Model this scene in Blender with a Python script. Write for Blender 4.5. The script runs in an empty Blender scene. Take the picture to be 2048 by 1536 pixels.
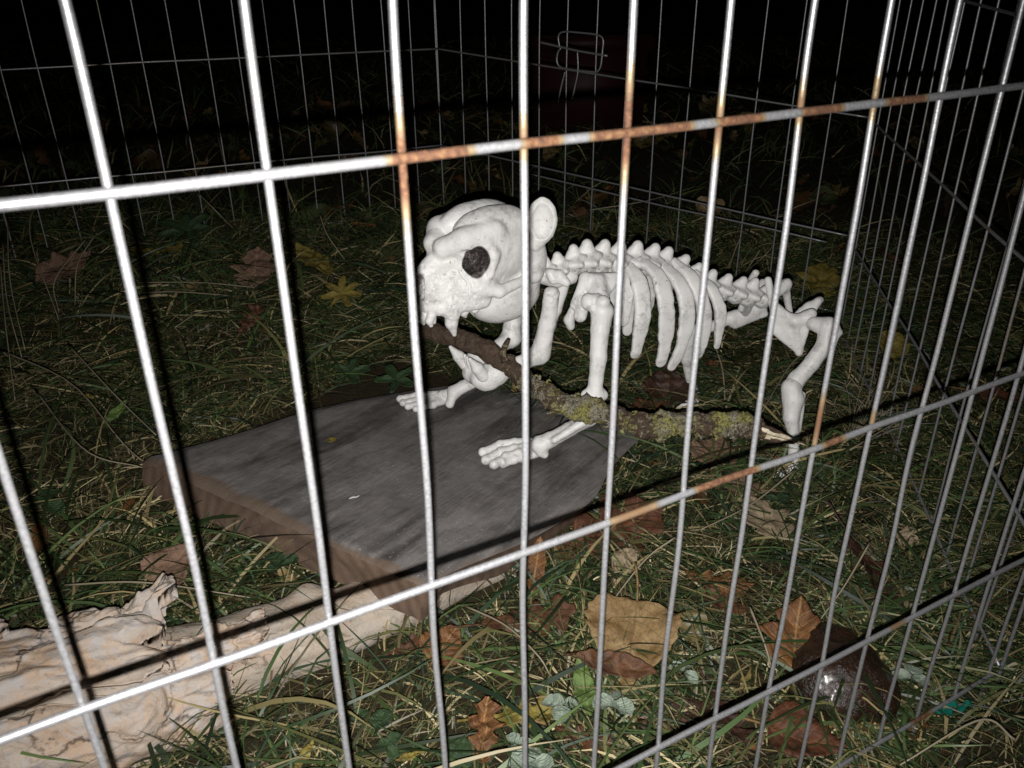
import bpy, math, random
import numpy as np
from mathutils import Vector, Matrix, noise as mnoise

random.seed(7)
RNG = np.random.default_rng(11)
SC = bpy.context.scene
COL = SC.collection

# ------------------------------------------------------------------ camera, world, light
CAMZ = 0.47418
FPX, PITCH, ROLL = 1677.64, 0.46580, -0.00870          # focal length in photo pixels, pitch down, roll
cP, sP, cR, sR = math.cos(PITCH), math.sin(PITCH), math.cos(ROLL), math.sin(ROLL)
V_RIGHT = Vector((cR, sR * sP, sR * cP))
V_UP = Vector((-sR, cR * sP, cR * cP))
V_FWD = Vector((0, cP, -sP))
CAMLOC = Vector((0, 0, CAMZ))
cam_d = bpy.data.cameras.new('camera')
cam = bpy.data.objects.new('camera', cam_d)
COL.objects.link(cam)
m3 = Matrix((V_RIGHT, V_UP, -V_FWD)).transposed()
cam.matrix_world = Matrix.Translation(CAMLOC) @ m3.to_4x4()
cam_d.sensor_width = 36.0
cam_d.lens = FPX / 2048 * 36.0
cam_d.clip_start = 0.01
cam_d.clip_end = 400
cam_d.dof.use_dof = True
cam_d.dof.focus_distance = 0.76
cam_d.dof.aperture_fstop = 24.0
SC.camera = cam

W = bpy.data.worlds.new('World')
SC.world = W
W.use_nodes = True
wn = W.node_tree.nodes
sky = wn.new('ShaderNodeTexSky')
sky.sky_type = 'NISHITA'
sky.sun_disc = False
sky.sun_elevation = math.radians(35)
sky.sun_rotation = math.radians(200)
wn['Background'].inputs[1].default_value = 0.00012       # night sky
W.node_tree.links.new(sky.outputs[0], wn['Background'].inputs[0])

# the photograph is lit by the flash next to the lens
fl_d = bpy.data.lights.new('flash_lamp', 'SPOT')
fl_d.energy = 23.5
fl_d.color = (1.0, 0.98, 0.955)
fl_d.shadow_soft_size = 0.0014
fl_d.spot_size = math.radians(98)
fl_d.spot_blend = 1.0
flash = bpy.data.objects.new('flash_lamp', fl_d)
COL.objects.link(flash)
FLASH_LOC = CAMLOC - V_RIGHT * 0.0018 - V_UP * 0.0152
aim = (Vector((-0.01, 0.64, 0.06)) - FLASH_LOC).normalized()
flash.rotation_euler = aim.to_track_quat('-Z', 'Y').to_euler()
flash.location = FLASH_LOC

SC.view_settings.view_transform = 'Standard'
SC.view_settings.look = 'None'
SC.view_settings.exposure = 0.0
SC.view_settings.gamma = 1.0
SC.cycles.max_bounces = 4
SC.cycles.diffuse_bounces = 2
SC.cycles.glossy_bounces = 2
SC.cycles.use_denoising = True


# ------------------------------------------------------------------ measuring helpers (photo pixel + real depth -> metres)
def ray(u, v):
    a, b = (u - 1024) / FPX, (768 - v) / FPX
    return V_FWD + V_RIGHT * a + V_UP * b


def at(u, v, y):
    d = ray(u, v)
    return CAMLOC + d * (y / d.y)


def atz(u, v, z):
    d = ray(u, v)
    return CAMLOC + d * ((z - CAMZ) / d.z)


def onplane(u, v, P, N):
    d = ray(u, v)
    return CAMLOC + d * ((P - CAMLOC).dot(N) / d.dot(N))


def ground_z(x, y):
    """gently rising lawn, levelling off beyond the pen"""
    z = -0.0143 - 0.0407 * x + 0.058 * y
    z = 0.095 * np.tanh(z / 0.095)
    q = np.clip((np.asarray(y) - 0.30 * np.asarray(x) - 0.98) / 0.28, 0, 1)
    return z + 0.036 * q * q * (3 - 2 * q)


def ong(u, v, off=0.0):
    p = atz(u, v, 0.02)
    for _ in range(6):
        p = atz(u, v, float(ground_z(p.x, p.y)) + off)
    return p


# ------------------------------------------------------------------ noise, mesh helpers
def _hash(i, j, k, s):
    h = (i * 374761393 + j * 668265263 + k * 2147483647 + s * 1274126177) & 0xFFFFFFFF
    h = ((h ^ (h >> 13)) * 1274126177) & 0xFFFFFFFF
    h = h ^ (h >> 16)
    return (h & 0xFFFF) / 65535.0


def vnoise(p, s=0):
    p = np.asarray(p, float)
    i = np.floor(p).astype(np.int64)
    f = p - i
    f = f * f * (3 - 2 * f)
    out = 0
    for dx in (0, 1):
        wx = f[..., 0] if dx else 1 - f[..., 0]
        for dy in (0, 1):
            wy = f[..., 1] if dy else 1 - f[..., 1]
            for dz in (0, 1):
                wz = f[..., 2] if dz else 1 - f[..., 2]
                out = out + wx * wy * wz * _hash(i[..., 0] + dx, i[..., 1] + dy, i[..., 2] + dz, s)
    return out * 2 - 1


def fbm(p, s=0, o=4):
    p = np.asarray(p, float)
    r, a = 0, 1.0
    for k in range(o):
        r = r + a * vnoise(p * (2 ** k), s + k)
        a *= 0.5
    return r


def link(name, me, parent=None, mats=None, smooth=True):
    o = bpy.data.objects.new(name, me)
    COL.objects.link(o)
    if mats is not None:
        for m in (mats if isinstance(mats, (list, tuple)) else [mats]):
            me.materials.append(m)
    if parent is not None:
        o.parent = parent
    if smooth and len(me.polygons):
        me.polygons.foreach_set('use_smooth', [True] * len(me.polygons))
    return o


def mesh(name, verts, faces):
    me = bpy.data.meshes.new(name)
    me.from_pydata([tuple(map(float, v)) for v in verts], [], [tuple(map(int, f)) for f in faces])
    me.update()
    return me


def empty(name, loc=(0, 0, 0)):
    o = bpy.data.objects.new(name, None)
    COL.objects.link(o)
    o.location = loc
    o.empty_display_size = 0.02
    return o


def tag(o, label=None, cat=None, group=None, kind=None):
    if label:
        o['label'] = label
    if cat:
        o['category'] = cat
    if group:
        o['group'] = group
    if kind:
        o['kind'] = kind
    return o


def set_attr(me, name, vals):
    a = me.attributes.new(name, 'FLOAT', 'POINT')
    a.data.foreach_set('value', np.asarray(vals, np.float32))


def set_col(me, name, cols):
    a = me.attributes.new(name, 'FLOAT_COLOR', 'POINT')
    c = np.ones((len(cols), 4), np.float32)
    c[:, :3] = cols
    a.data.foreach_set('color', c.ravel())


def catmull(pts, n):
    """resample a polyline (rows may carry radii too) with a Catmull-Rom spline"""
    P = np.asarray(pts, float)
    P = np.vstack([2 * P[0] - P[1], P, 2 * P[-1] - P[-2]])
    out = []
    m = len(P) - 3
    for q in np.linspace(0, m, n):
        i = min(int(q), m - 1)
        t = q - i
        a, b, c, d = P[i], P[i + 1], P[i + 2], P[i + 3]
        out.append(0.5 * ((2 * b) + (c - a) * t + (2 * a - 5 * b + 4 * c - d) * t * t + (3 * b - a - 3 * c + d) * t ** 3))
    return np.array(out)


def frames(P):
    T = np.gradient(P, axis=0)
    T /= np.linalg.norm(T, axis=1)[:, None] + 1e-12
    n = np.cross(T[0], [0, 0, 1.0])
    if np.linalg.norm(n) < 1e-3:
        n = np.cross(T[0], [1.0, 0, 0])
    N = []
    for t in T:
        n = n - t * n.dot(t)
        n /= np.linalg.norm(n) + 1e-12
        N.append(n.copy())
    N = np.array(N)
    return T, N, np.cross(T, N)


def tube(P, R, seg=8, R2=None, side=None, cap=True, flat=0):
    """swept tube; R2/side give an elliptical section with R along side"""
    P = np.asarray(P, float)
    n = len(P)
    R = np.broadcast_to(np.asarray(R, float), (n,))
    T, N, B = frames(P)
    if side is not None:
        s = np.asarray(side, float)
        if s.ndim == 1:
            s = np.tile(s, (n, 1))
        s = s - T * (s * T).sum(1)[:, None]
        s /= np.linalg.norm(s, axis=1)[:, None]
        N, B = s, np.cross(T, s)
    Q = R if R2 is None else np.broadcast_to(np.asarray(R2, float), (n,))
    a = np.arange(seg) * 2 * math.pi / seg
    ca, sa = np.cos(a), np.sin(a)
    if flat:
        ca, sa = np.sign(ca) * np.abs(ca) ** flat, np.sign(sa) * np.abs(sa) ** flat
    V = (P[:, None] + N[:, None] * (R[:, None] * ca)[..., None] + B[:, None] * (Q[:, None] * sa)[..., None]).reshape(-1, 3)
    F = []
    for i in range(n - 1):
        for j in range(seg):
            k = (j + 1) % seg
            F.append((i * seg + j, i * seg + k, (i + 1) * seg + k, (i + 1) * seg + j))
    if cap:
        F.append(tuple(range(seg - 1, -1, -1)))
        F.append(tuple((n - 1) * seg + j for j in range(seg)))
    return V, F


# ------------------------------------------------------------------ signed-distance modelling for the bones
def e_(c, r, k=0.0, R=None, sub=False, m=False):
    return ('e', np.array(c, float), np.array(r, float), k, R, sub, m)


def rc_(a, b, ra, rb, k=0.0, sub=False, m=False):
    return ('c', np.array(a, float), np.array(b, float), ra, rb, k, sub, m)


def tri_(a, b, c, r, k=0.0):
    return ('t', np.array(a, float), np.array(b, float), np.array(c, float), r, k, False, False)


def d_prim(p, q):
    if q[0] == 'e':
        d = p - q[1]
        if q[4] is not None:
            d = d @ q[4]                       # columns of R are the ellipsoid's axes
        k0 = np.linalg.norm(d / q[2], axis=-1)
        k1 = np.linalg.norm(d / (q[2] ** 2), axis=-1) + 1e-9
        return k0 * (k0 - 1) / k1
    if q[0] == 'c':
        ab = q[2] - q[1]
        t = np.clip(((p - q[1]) @ ab) / (ab @ ab + 1e-12), 0, 1)
        return np.linalg.norm(p - q[1] - t[..., None] * ab, axis=-1) - (q[3] + (q[4] - q[3]) * t)
    a, b, c = q[1:4]
    ba, cb, ac = b - a, c - b, a - c
    n = np.cross(ba, ac)
    pa, pb, pc = p - a, p - b, p - c
    ins = (np.sign(pa @ np.cross(ba, n)) + np.sign(pb @ np.cross(cb, n)) + np.sign(pc @ np.cross(ac, n))) < 2.0

    def ed(pp, e):
        t = np.clip((pp @ e) / (e @ e), 0, 1)
        v = pp - t[..., None] * e
        return (v * v).sum(-1)
    edge = np.minimum(np.minimum(ed(pa, ba), ed(pb, cb)), ed(pc, ac))
    face = (pa @ n) ** 2 / (n @ n)
    return np.sqrt(np.where(ins, edge, face)) - q[4]


def sdf_eval(p, prims):
    d = None
    mir = p * np.array([1, -1, 1.0])
    for q in prims:
        k, sub, m = q[-4 if q[0] == 'e' else -3], q[-2], q[-1]
        if q[0] == 'e':
            k = q[3]
        for pp in ((p, mir) if m else (p,)):
            x = d_prim(pp, q)
            if d is None:
                d = x
                continue
            if sub:
                x = -x
                if k > 0:
                    h = np.clip(0.5 - 0.5 * (d - x) / k, 0, 1)
                    d = d * (1 - h) + x * h + k * h * (1 - h)
                else:
                    d = np.maximum(d, x)
            elif k > 0:
                h = np.clip(0.5 + 0.5 * (x - d) / k, 0, 1)
                d = x * (1 - h) + d * h - k * h * (1 - h)
            else:
                d = np.minimum(d, x)
    return d


def sdf_mesh(prims, h, extra=None, lo=None, hi=None):
    """surface nets over the primitives' bounding box -> verts, quads"""
    if lo is None:
        los, his = [], []
        for q in prims:
            if q[-2]:
                continue
            if q[0] == 'e':
                r = q[2].max()
                pts = [(q[1], r)]
            elif q[0] == 'c':
                pts = [(q[1], q[3]), (q[2], q[4])]
            else:
                pts = [(q[i], q[4]) for i in (1, 2, 3)]
            for c, r in pts:
                los.append(c - r); his.append(c + r)
                if q[-1]:
                    c2 = c * np.array([1, -1, 1.0])
                    los.append(c2 - r); his.append(c2 + r)
        lo, hi = np.min(los, 0) - 3 * h, np.max(his, 0) + 3 * h
    n3 = [int(math.ceil((hi[i] - lo[i]) / h / 3)) * 3 + 1 for i in range(3)]
    # coarse pass, then a fine pass only near the surface
    cx = [lo[i] + np.arange(0, n3[i] + 2, 3) * h for i in range(3)]
    Dc = sdf_eval(np.stack(np.meshgrid(*cx, indexing='ij'), -1).reshape(-1, 3), prims).reshape([len(c) for c in cx])
    ii = [np.minimum((np.arange(n3[i]) + 1) // 3, len(cx[i]) - 1) for i in range(3)]
    D = Dc[np.ix_(*ii)].copy()
    near = np.abs(D) < 5.5 * h
    idx3 = np.argwhere(near)
    pts = lo + idx3 * h
    dn_ = sdf_eval(pts, prims)
    if extra is not None:
        q = np.abs(dn_) < 4 * h
        dn_[q] = extra(pts[q], dn_[q])
    D[near] = dn_
    S = D < 0
    nx, ny, nz = [n - 1 for n in n3]
    cnt8 = np.zeros((nx, ny, nz), np.int8)
    cor = [(i, j, k) for i in (0, 1) for j in (0, 1) for k in (0, 1)]
    for a in cor:
        cnt8 += S[a[0]:a[0] + nx, a[1]:a[1] + ny, a[2]:a[2] + nz]
    act = (cnt8 > 0) & (cnt8 < 8)
    ijk = np.argwhere(act)
    idx = -np.ones((nx, ny, nz), np.int64)
    idx[act] = np.arange(len(ijk))
    cv = [D[tuple((ijk + np.array(a)).T)] for a in cor]
    cnt = np.zeros(len(ijk)); acc = np.zeros((len(ijk), 3))
    for ia, a in enumerate(cor):
        for ib, b in enumerate(cor):
            if ib <= ia or sum(abs(x - y) for x, y in zip(a, b)) != 1:
                continue
            da, db = cv[ia], cv[ib]
            c = (da < 0) != (db < 0)
            t = np.where(c, da / np.where(c, da - db, 1), 0)
            cnt += c
            acc += (np.array(a, float) + t[:, None] * (np.array(b, float) - np.array(a, float))) * c[:, None]
    V = lo + (ijk + acc / cnt[:, None]) * h
    F = []
    for axis in range(3):
        o1, o2 = [(1, 2), (2, 0), (0, 1)][axis]
        e0 = np.zeros(3, int); e0[axis] = 1
        sa = [slice(0, n) for n in n3]; sb = list(sa)
        sa[axis] = slice(0, n3[axis] - 1); sb[axis] = slice(1, n3[axis])
        b = np.argwhere(S[tuple(sa)] != S[tuple(sb)])
        b = b[(b[:, o1] > 0) & (b[:, o2] > 0) & (b[:, o1] < n3[o1] - 1) & (b[:, o2] < n3[o2] - 1)]
        s0 = S[tuple(b.T)]
        e1 = np.zeros(3, int); e1[o1] = 1
        e2 = np.zeros(3, int); e2[o2] = 1
        q = np.stack([idx[tuple((b - e1 - e2).T)], idx[tuple((b - e2).T)], idx[tuple(b.T)], idx[tuple((b - e1).T)]], 1)
        q[~s0] = q[~s0][:, ::-1]
        F.append(q)
    F = np.vstack(F)
    F = F[(F >= 0).all(1)]
    return V, F


def fast_mesh(name, V, F):
    """numpy verts + quads -> mesh"""
    V = np.asarray(V, np.float32); F = np.asarray(F, np.int32)
    me = bpy.data.meshes.new(name)
    me.vertices.add(len(V)); me.vertices.foreach_set('co', V.ravel())
    me.loops.add(F.size); me.loops.foreach_set('vertex_index', F.ravel())
    me.polygons.add(len(F))
    me.polygons.foreach_set('loop_start', np.arange(len(F), dtype=np.int32) * F.shape[1])
    me.polygons.foreach_set('loop_total', np.full(len(F), F.shape[1], np.int32))
    me.update(calc_edges=True)
    return me


# ------------------------------------------------------------------ materials
class NT:
    def __init__(self, name):
        self.m = bpy.data.materials.new(name)
        self.m.use_nodes = True
        self.t = self.m.node_tree
        self.b = self.t.nodes['Principled BSDF']

    def n(self, typ, **kw):
        x = self.t.nodes.new(typ)
        for k, v in kw.items():
            if k.startswith('i_'):
                x.inputs[k[2:].replace('_', ' ')].default_value = v
            else:
                setattr(x, k, v)
        return x

    def l(self, a, b):
        self.t.links.new(a, b)

    def tex(self, kind='Object'):
        return self.n('ShaderNodeTexCoord').outputs[kind]

    def noise(self, vec, scale, detail=5, rough=0.6, dist=0.0):
        x = self.n('ShaderNodeTexNoise')
        x.inputs['Scale'].default_value = scale
        x.inputs['Detail'].default_value = detail
        x.inputs['Roughness'].default_value = rough
        x.inputs['Distortion'].default_value = dist
        self.l(vec, x.inputs['Vector'])
        return x.outputs['Fac']

    def mapping(self, vec, scale=(1, 1, 1), loc=(0, 0, 0), rot=(0, 0, 0)):
        x = self.n('ShaderNodeMapping')
        x.inputs['Scale'].default_value = scale
        x.inputs['Location'].default_value = loc
        x.inputs['Rotation'].default_value = rot
        self.l(vec, x.inputs['Vector'])
        return x.outputs[0]

    def ramp(self, fac, stops, interp='LINEAR'):
        x = self.n('ShaderNodeValToRGB')
        x.color_ramp.interpolation = interp
        e = x.color_ramp.elements
        while len(e) < len(stops):
            e.new(0.5)
        for q, (p, c) in zip(e, stops):
            q.position = p
            q.color = (*c, 1) if len(c) == 3 else c
        self.l(fac, x.inputs[0])
        return x.outputs[0]

    def mix(self, fac, a, b, mode='MIX'):
        x = self.n('ShaderNodeMix', data_type='RGBA', blend_type=mode)
        for s, val in ((0, fac), (6, a), (7, b)):
            if hasattr(val, 'links') or hasattr(val, 'is_linked'):
                self.l(val, x.inputs[s])
            elif s == 0:
                x.inputs[0].default_value = val
            else:
                x.inputs[s].default_value = (*val, 1)
        return x.outputs[2]

    def math(self, op, a, b=None):
        x = self.n('ShaderNodeMath', operation=op)
        for s, val in ((0, a), (1, b)):
            if val is None:
                continue
            if hasattr(val, 'is_linked'):
                self.l(val, x.inputs[s])
            else:
                x.inputs[s].default_value = val
        return x.outputs[0]

    def bump(self, h, strength, dist, prev=None):
        x = self.n('ShaderNodeBump')
        x.inputs['Strength'].default_value = strength
        x.inputs['Distance'].default_value = dist
        self.l(h, x.inputs['Height'])
        if prev is not None:
            self.l(prev, x.inputs['Normal'])
        return x.outputs[0]

    def attr(self, name, out='Fac'):
        return self.n('ShaderNodeAttribute', attribute_name=name).outputs[out]

    def done(self, col=None, rough=None, nor=None, metal=None, spec=None):
        for key, val in (('Base Color', col), ('Roughness', rough), ('Normal', nor), ('Metallic', metal), ('Specular IOR Level', spec)):
            if val is None:
                continue
            s = self.b.inputs[key]
            if hasattr(val, 'is_linked'):
                self.l(val, s)
            elif isinstance(val, tuple):
                s.default_value = (*val, 1)
            else:
                s.default_value = val
        return self.m


def mat_wire():
    t = NT('galvanised_wire')
    P = t.tex('Object')
    n1 = t.noise(P, 900, 4)
    n2 = t.noise(P, 60, 4)
    zinc = t.mix(t.ramp(n1, [(0.35, (0, 0, 0)), (0.7, (1, 1, 1))]), (0.24, 0.24, 0.25), (0.43, 0.43, 0.44))
    zinc = t.mix(t.ramp(n2, [(0.45, (0, 0, 0)), (0.75, (1, 1, 1))]), zinc, (0.30, 0.30, 0.305))
    rn = t.noise(P, 420, 6, 0.75)
    rust = t.ramp(rn, [(0.34, (0.030, 0.012, 0.006)), (0.50, (0.082, 0.033, 0.013)), (0.68, (0.155, 0.084, 0.036))])
    r0 = t.math('ADD', t.attr('rust'), t.math('MULTIPLY', t.math('SUBTRACT', rn, 0.5), 0.75))
    rf = t.ramp(r0, [(0.28, (0, 0, 0)), (0.62, (1, 1, 1))])
    col = t.mix(rf, t.mix(t.ramp(r0, [(0.10, (0, 0, 0)), (0.32, (1, 1, 1))]), zinc, (0.26, 0.20, 0.115)), rust)
    rough = t.ramp(rf, [(0, (0.40,) * 3), (1, (0.85,) * 3)])
    met = t.ramp(rf, [(0, (0.62,) * 3), (1, (0.0,) * 3)])
    return t.done(col, rough, t.bump(rn, 0.25, 0.0004), met)


def mat_bone():
    t = NT('bone_plastic')
    P = t.tex('Object')
    n1 = t.noise(P, 45, 5)
    n2 = t.noise(P, 320, 4, 0.7)
    n3 = t.noise(P, 130, 6, 0.7, 0.6)
    base = t.mix(t.ramp(n1, [(0.35, (0, 0, 0)), (0.7, (1, 1, 1))]), (0.76, 0.748, 0.732), (0.66, 0.647, 0.63))
    pit = t.ramp(n2, [(0.62, (0, 0, 0)), (0.67, (1, 1, 1))])
    zone = t.ramp(n1, [(0.46, (0, 0, 0)), (0.62, (1, 1, 1))])
    pz = t.math('MULTIPLY', pit, zone)
    base = t.mix(t.math('MULTIPLY', pz, 0.75), base, (0.10, 0.085, 0.075))
    st = t.math('MULTIPLY', t.math('MULTIPLY', t.ramp(n3, [(0.47, (0, 0, 0)), (0.62, (1, 1, 1))]), t.ramp(t.noise(P, 32, 3), [(0.47, (0, 0, 0)), (0.62, (1, 1, 1))])), 0.62)
    base = t.mix(st, base, (0.30, 0.28, 0.26))
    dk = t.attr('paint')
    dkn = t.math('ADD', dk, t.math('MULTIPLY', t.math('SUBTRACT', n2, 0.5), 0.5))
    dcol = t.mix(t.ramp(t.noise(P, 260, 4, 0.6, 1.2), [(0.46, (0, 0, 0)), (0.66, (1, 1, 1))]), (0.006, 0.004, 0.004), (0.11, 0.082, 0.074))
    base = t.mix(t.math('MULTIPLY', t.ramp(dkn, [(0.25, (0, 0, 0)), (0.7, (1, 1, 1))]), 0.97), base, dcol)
    nb = t.bump(n3, 0.22, 0.0016)
    nb = t.bump(pz, 0.35, 0.0006, nb)
    nb.node.invert = True
    return t.done(base, t.ramp(n1, [(0, (0.36,) * 3), (1, (0.55,) * 3)]), nb, 0.0, 0.35)


def mat_grass():
    t = NT('grass_blades')
    col = t.attr('col', 'Color')
    g = t.done(col, 0.46, None, 0.0, 0.35)
    return g


def mat_ground():
    t = NT('lawn_soil')
    P = t.tex('Object')
    n1 = t.noise(P, 14, 6)
    n2 = t.noise(P, 160, 6, 0.75)
    c = t.mix(t.ramp(n2, [(0.3, (0, 0, 0)), (0.7, (1, 1, 1))]), (0.014, 0.014, 0.007), (0.055, 0.052, 0.022))
    c = t.mix(t.ramp(n1, [(0.4, (0, 0, 0)), (0.62, (1, 1, 1))]), c, (0.038, 0.025, 0.012))
    return t.done(c, 0.9, t.bump(n2, 0.9, 0.006), 0.0, 0.2)


def mat_leaf(name, base, edge, vein, veinamt=0.6, rough=0.5, spots=0.5):
    t = NT(name)
    uv = t.tex('UV')
    P = t.tex('Object')
    sep = t.n('ShaderNodeSeparateXYZ'); t.l(uv, sep.inputs[0])
    x, y = sep.outputs[0], sep.outputs[1]           # x across (0..1, midrib .5), y along the leaf
    ax = t.math('ABSOLUTE', t.math('SUBTRACT', x, 0.5))
    n1 = t.noise(P, 55, 5)
    n2 = t.noise(P, 420, 5, 0.7)
    n5 = t.noise(P, 150, 5, 0.7, 0.5)
    c = t.mix(t.ramp(n1, [(0.35, (0, 0, 0)), (0.68, (1, 1, 1))]), base, edge)
    c = t.mix(t.math('MULTIPLY', t.ramp(n5, [(0.5, (0, 0, 0)), (0.66, (1, 1, 1))]), 0.6), c, tuple(0.5 * q for q in edge))
    c = t.mix(t.math('MULTIPLY', t.ramp(n5, [(0.34, (1, 1, 1)), (0.46, (0, 0, 0))]), 0.35), c, tuple(min(1, 1.5 * q) for q in base))
    c = t.mix(t.math('MULTIPLY', t.ramp(n2, [(0.55, (0, 0, 0)), (0.7, (1, 1, 1))]), spots), c, tuple(0.35 * q for q in edge))
    s = t.math('SUBTRACT', t.math('MULTIPLY', y, 7.0), t.math('MULTIPLY', ax, 5.0))
    s = t.math('ADD', s, t.math('MULTIPLY', n1, 0.5))
    w = t.math('ABSOLUTE', t.math('SUBTRACT', t.math('FRACT', s), 0.5))
    side = t.math('LESS_THAN', w, 0.035)
    mid = t.math('LESS_THAN', ax, 0.014)
    v = t.math('MAXIMUM', side, mid)
    c = t.mix(t.math('MULTIPLY', v, veinamt), c, vein)
    h = t.math('ADD', t.math('MULTIPLY', w, 1.2), n2)
    nb = t.bump(h, 0.45, 0.0014)
    nb = t.bump(n5, 0.5, 0.003, nb)
    return t.done(c, min(0.75, rough + 0.14), nb, 0.0, 0.35)


def mat_plain(name, c1, c2, scale=80, rough=0.6, bump=0.3, bd=0.001, spec=0.4):
    t = NT(name)
    P = t.tex('Object')
    n = t.noise(P, scale, 6, 0.65)
    c = t.mix(t.ramp(n, [(0.32, (0, 0, 0)), (0.7, (1, 1, 1))]), c1, c2)
    return t.done(c, rough, t.bump(n, bump, bd), 0.0, spec)


def mat_board_top():
    t = NT('weathered_board')
    uv = t.tex('UV')
    P = t.tex('Object')
    g = t.mapping(uv, (190, 9, 1))
    n1 = t.noise(g, 1.0, 6, 0.7)
    n2 = t.noise(uv, 6.0, 5, 0.6, 0.8)
    st = t.noise(t.mapping(uv, (11, 1.8, 1), (3.1, 1.7, 0)), 1.0, 5, 0.6, 0.5)
    c = t.mix(t.ramp(n1, [(0.25, (0, 0, 0)), (0.75, (1, 1, 1))]), (0.080, 0.072, 0.068), (0.26, 0.24, 0.228))
    c = t.mix(t.math('MULTIPLY', t.ramp(n2, [(0.4, (0, 0, 0)), (0.7, (1, 1, 1))]), 0.45), c, (0.33, 0.31, 0.30))
    c = t.mix(t.math('MULTIPLY', t.ramp(st, [(0.50, (0, 0, 0)), (0.66, (1, 1, 1))]), 0.78), c, (0.045, 0.040, 0.037))
    sc = t.noise(t.mapping(uv, (14, 90, 1), (0, 0, 0), (0, 0, 0.7)), 1.0, 3, 0.5)
    sp = t.noise(P, 480, 3, 0.6)
    mt = t.noise(P, 95, 8, 0.75)
    c = t.mix(t.math('MULTIPLY', t.ramp(mt, [(0.5, (0, 0, 0)), (0.68, (1, 1, 1))]), 0.3), c, (0.045, 0.040, 0.037))
    c = t.mix(t.math('MULTIPLY', t.ramp(mt, [(0.30, (1, 1, 1)), (0.45, (0, 0, 0))]), 0.4), c, (0.36, 0.335, 0.32))
    wsp = t.math('MULTIPLY', t.ramp(sp, [(0.655, (0, 0, 0)), (0.69, (1, 1, 1))]), t.ramp(n2, [(0.45, (0, 0, 0)), (0.6, (1, 1, 1))]))
    c = t.mix(t.math('MULTIPLY', wsp, 0.7), c, (0.62, 0.60, 0.57))
    c = t.mix(t.math('MULTIPLY', t.ramp(sc, [(0.70, (0, 0, 0)), (0.78, (1, 1, 1))]), 0.35), c, (0.5, 0.48, 0.45))
    ed = t.attr('worn')
    edn = t.math('ADD', ed, t.math('MULTIPLY', t.math('SUBTRACT', n2, 0.5), 1.0))
    c = t.mix(t.math('MULTIPLY', t.ramp(edn, [(0.35, (0, 0, 0)), (0.75, (1, 1, 1))]), 0.85), c, t.mix(n1, (0.085, 0.058, 0.042), (0.21, 0.145, 0.098)))
    nb = t.bump(n1, 0.6, 0.0012)
    nb = t.bump(mt, 0.5, 0.0015, nb)
    return t.done(c, t.ramp(n2, [(0, (0.42,) * 3), (1, (0.62,) * 3)]), nb, 0.0, 0.45)


def mat_board_end():
    t = NT('board_end_grain')
    uv = t.tex('UV')
    P = t.tex('Object')
    n = t.noise(P, 260, 6, 0.7)
    n2 = t.noise(P, 35, 4)
    w = t.n('ShaderNodeTexWave', wave_type='RINGS', rings_direction='Z')
    w.inputs['Scale'].default_value = 9
    w.inputs['Distortion'].default_value = 1.6
    w.inputs['Detail'].default_value = 3
    t.l(t.mapping(uv, (1.0, 1.0, 1), (-0.62, 0.05, 0)), w.inputs['Vector'])
    c = t.mix(w.outputs['Fac'], (0.095, 0.060, 0.043), (0.15, 0.10, 0.073))
    c = t.mix(t.math('MULTIPLY', n, 0.6), c, (0.20, 0.135, 0.09))
    c = t.mix(t.math('MULTIPLY', t.ramp(n2, [(0.5, (0, 0, 0)), (0.7, (1, 1, 1))]), 0.6), c, (0.055, 0.040, 0.032))
    return t.done(c, 0.75, t.bump(n, 0.6, 0.0012), 0.0, 0.3)


def mat_log(name, pale, warm, grey, crack=0.75, vs=26):
    t = NT(name)
    uv = t.tex('UV')
    P = t.tex('Object')
    n1 = t.noise(t.mapping(uv, (9, 16, 1)), 1.0, 6, 0.65, 0.8)
    n2 = t.noise(P, 24, 6, 0.65, 0.4)
    n3 = t.noise(P, 190, 6, 0.72)
    n4 = t.noise(P, 65, 5, 0.7, 0.8)
    c = t.mix(t.ramp(n2, [(0.36, (0, 0, 0)), (0.62, (1, 1, 1))]), warm, pale)
    c = t.mix(t.ramp(n4, [(0.46, (0, 0, 0)), (0.62, (1, 1, 1))]), c, grey)
    c = t.mix(t.math('MULTIPLY', t.ramp(n1, [(0.55, (0, 0, 0)), (0.75, (1, 1, 1))]), 0.35), c, tuple(0.45 * q for q in warm))
    c = t.mix(t.math('MULTIPLY', t.ramp(n3, [(0.56, (0, 0, 0)), (0.70, (1, 1, 1))]), 0.55), c, tuple(0.30 * q for q in warm))
    vo = t.n('ShaderNodeTexVoronoi', feature='DISTANCE_TO_EDGE')
    vo.inputs['Scale'].default_value = vs
    wv = t.n('ShaderNodeVectorMath', operation='ADD')
    nz = t.n('ShaderNodeTexNoise'); nz.inputs['Scale'].default_value = 40; nz.inputs['Detail'].default_value = 5
    t.l(P, nz.inputs['Vector'])
    sc = t.n('ShaderNodeVectorMath', operation='SCALE'); sc.inputs['Scale'].default_value = 0.05
    t.l(nz.outputs['Color'], sc.inputs[0])
    t.l(P, wv.inputs[0]); t.l(sc.outputs[0], wv.inputs[1]); t.l(wv.outputs[0], vo.inputs['Vector'])
    ln = t.ramp(vo.outputs['Distance'], [(0.0, (1, 1, 1)), (0.022, (0, 0, 0))])
    lz = t.math('MULTIPLY', ln, t.ramp(n2, [(0.44, (1, 1, 1)), (0.56, (0, 0, 0))]))
    c = t.mix(t.math('MULTIPLY', lz, crack), c, (0.05, 0.033, 0.022))
    nb = t.bump(n3, 0.45, 0.0016)
    nb = t.bump(n4, 0.55, 0.004, nb)
    nb = t.bump(lz, 0.5, 0.003, nb)
    nb.node.invert = True
    return t.done(c, 0.68, nb, 0.0, 0.3)


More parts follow.
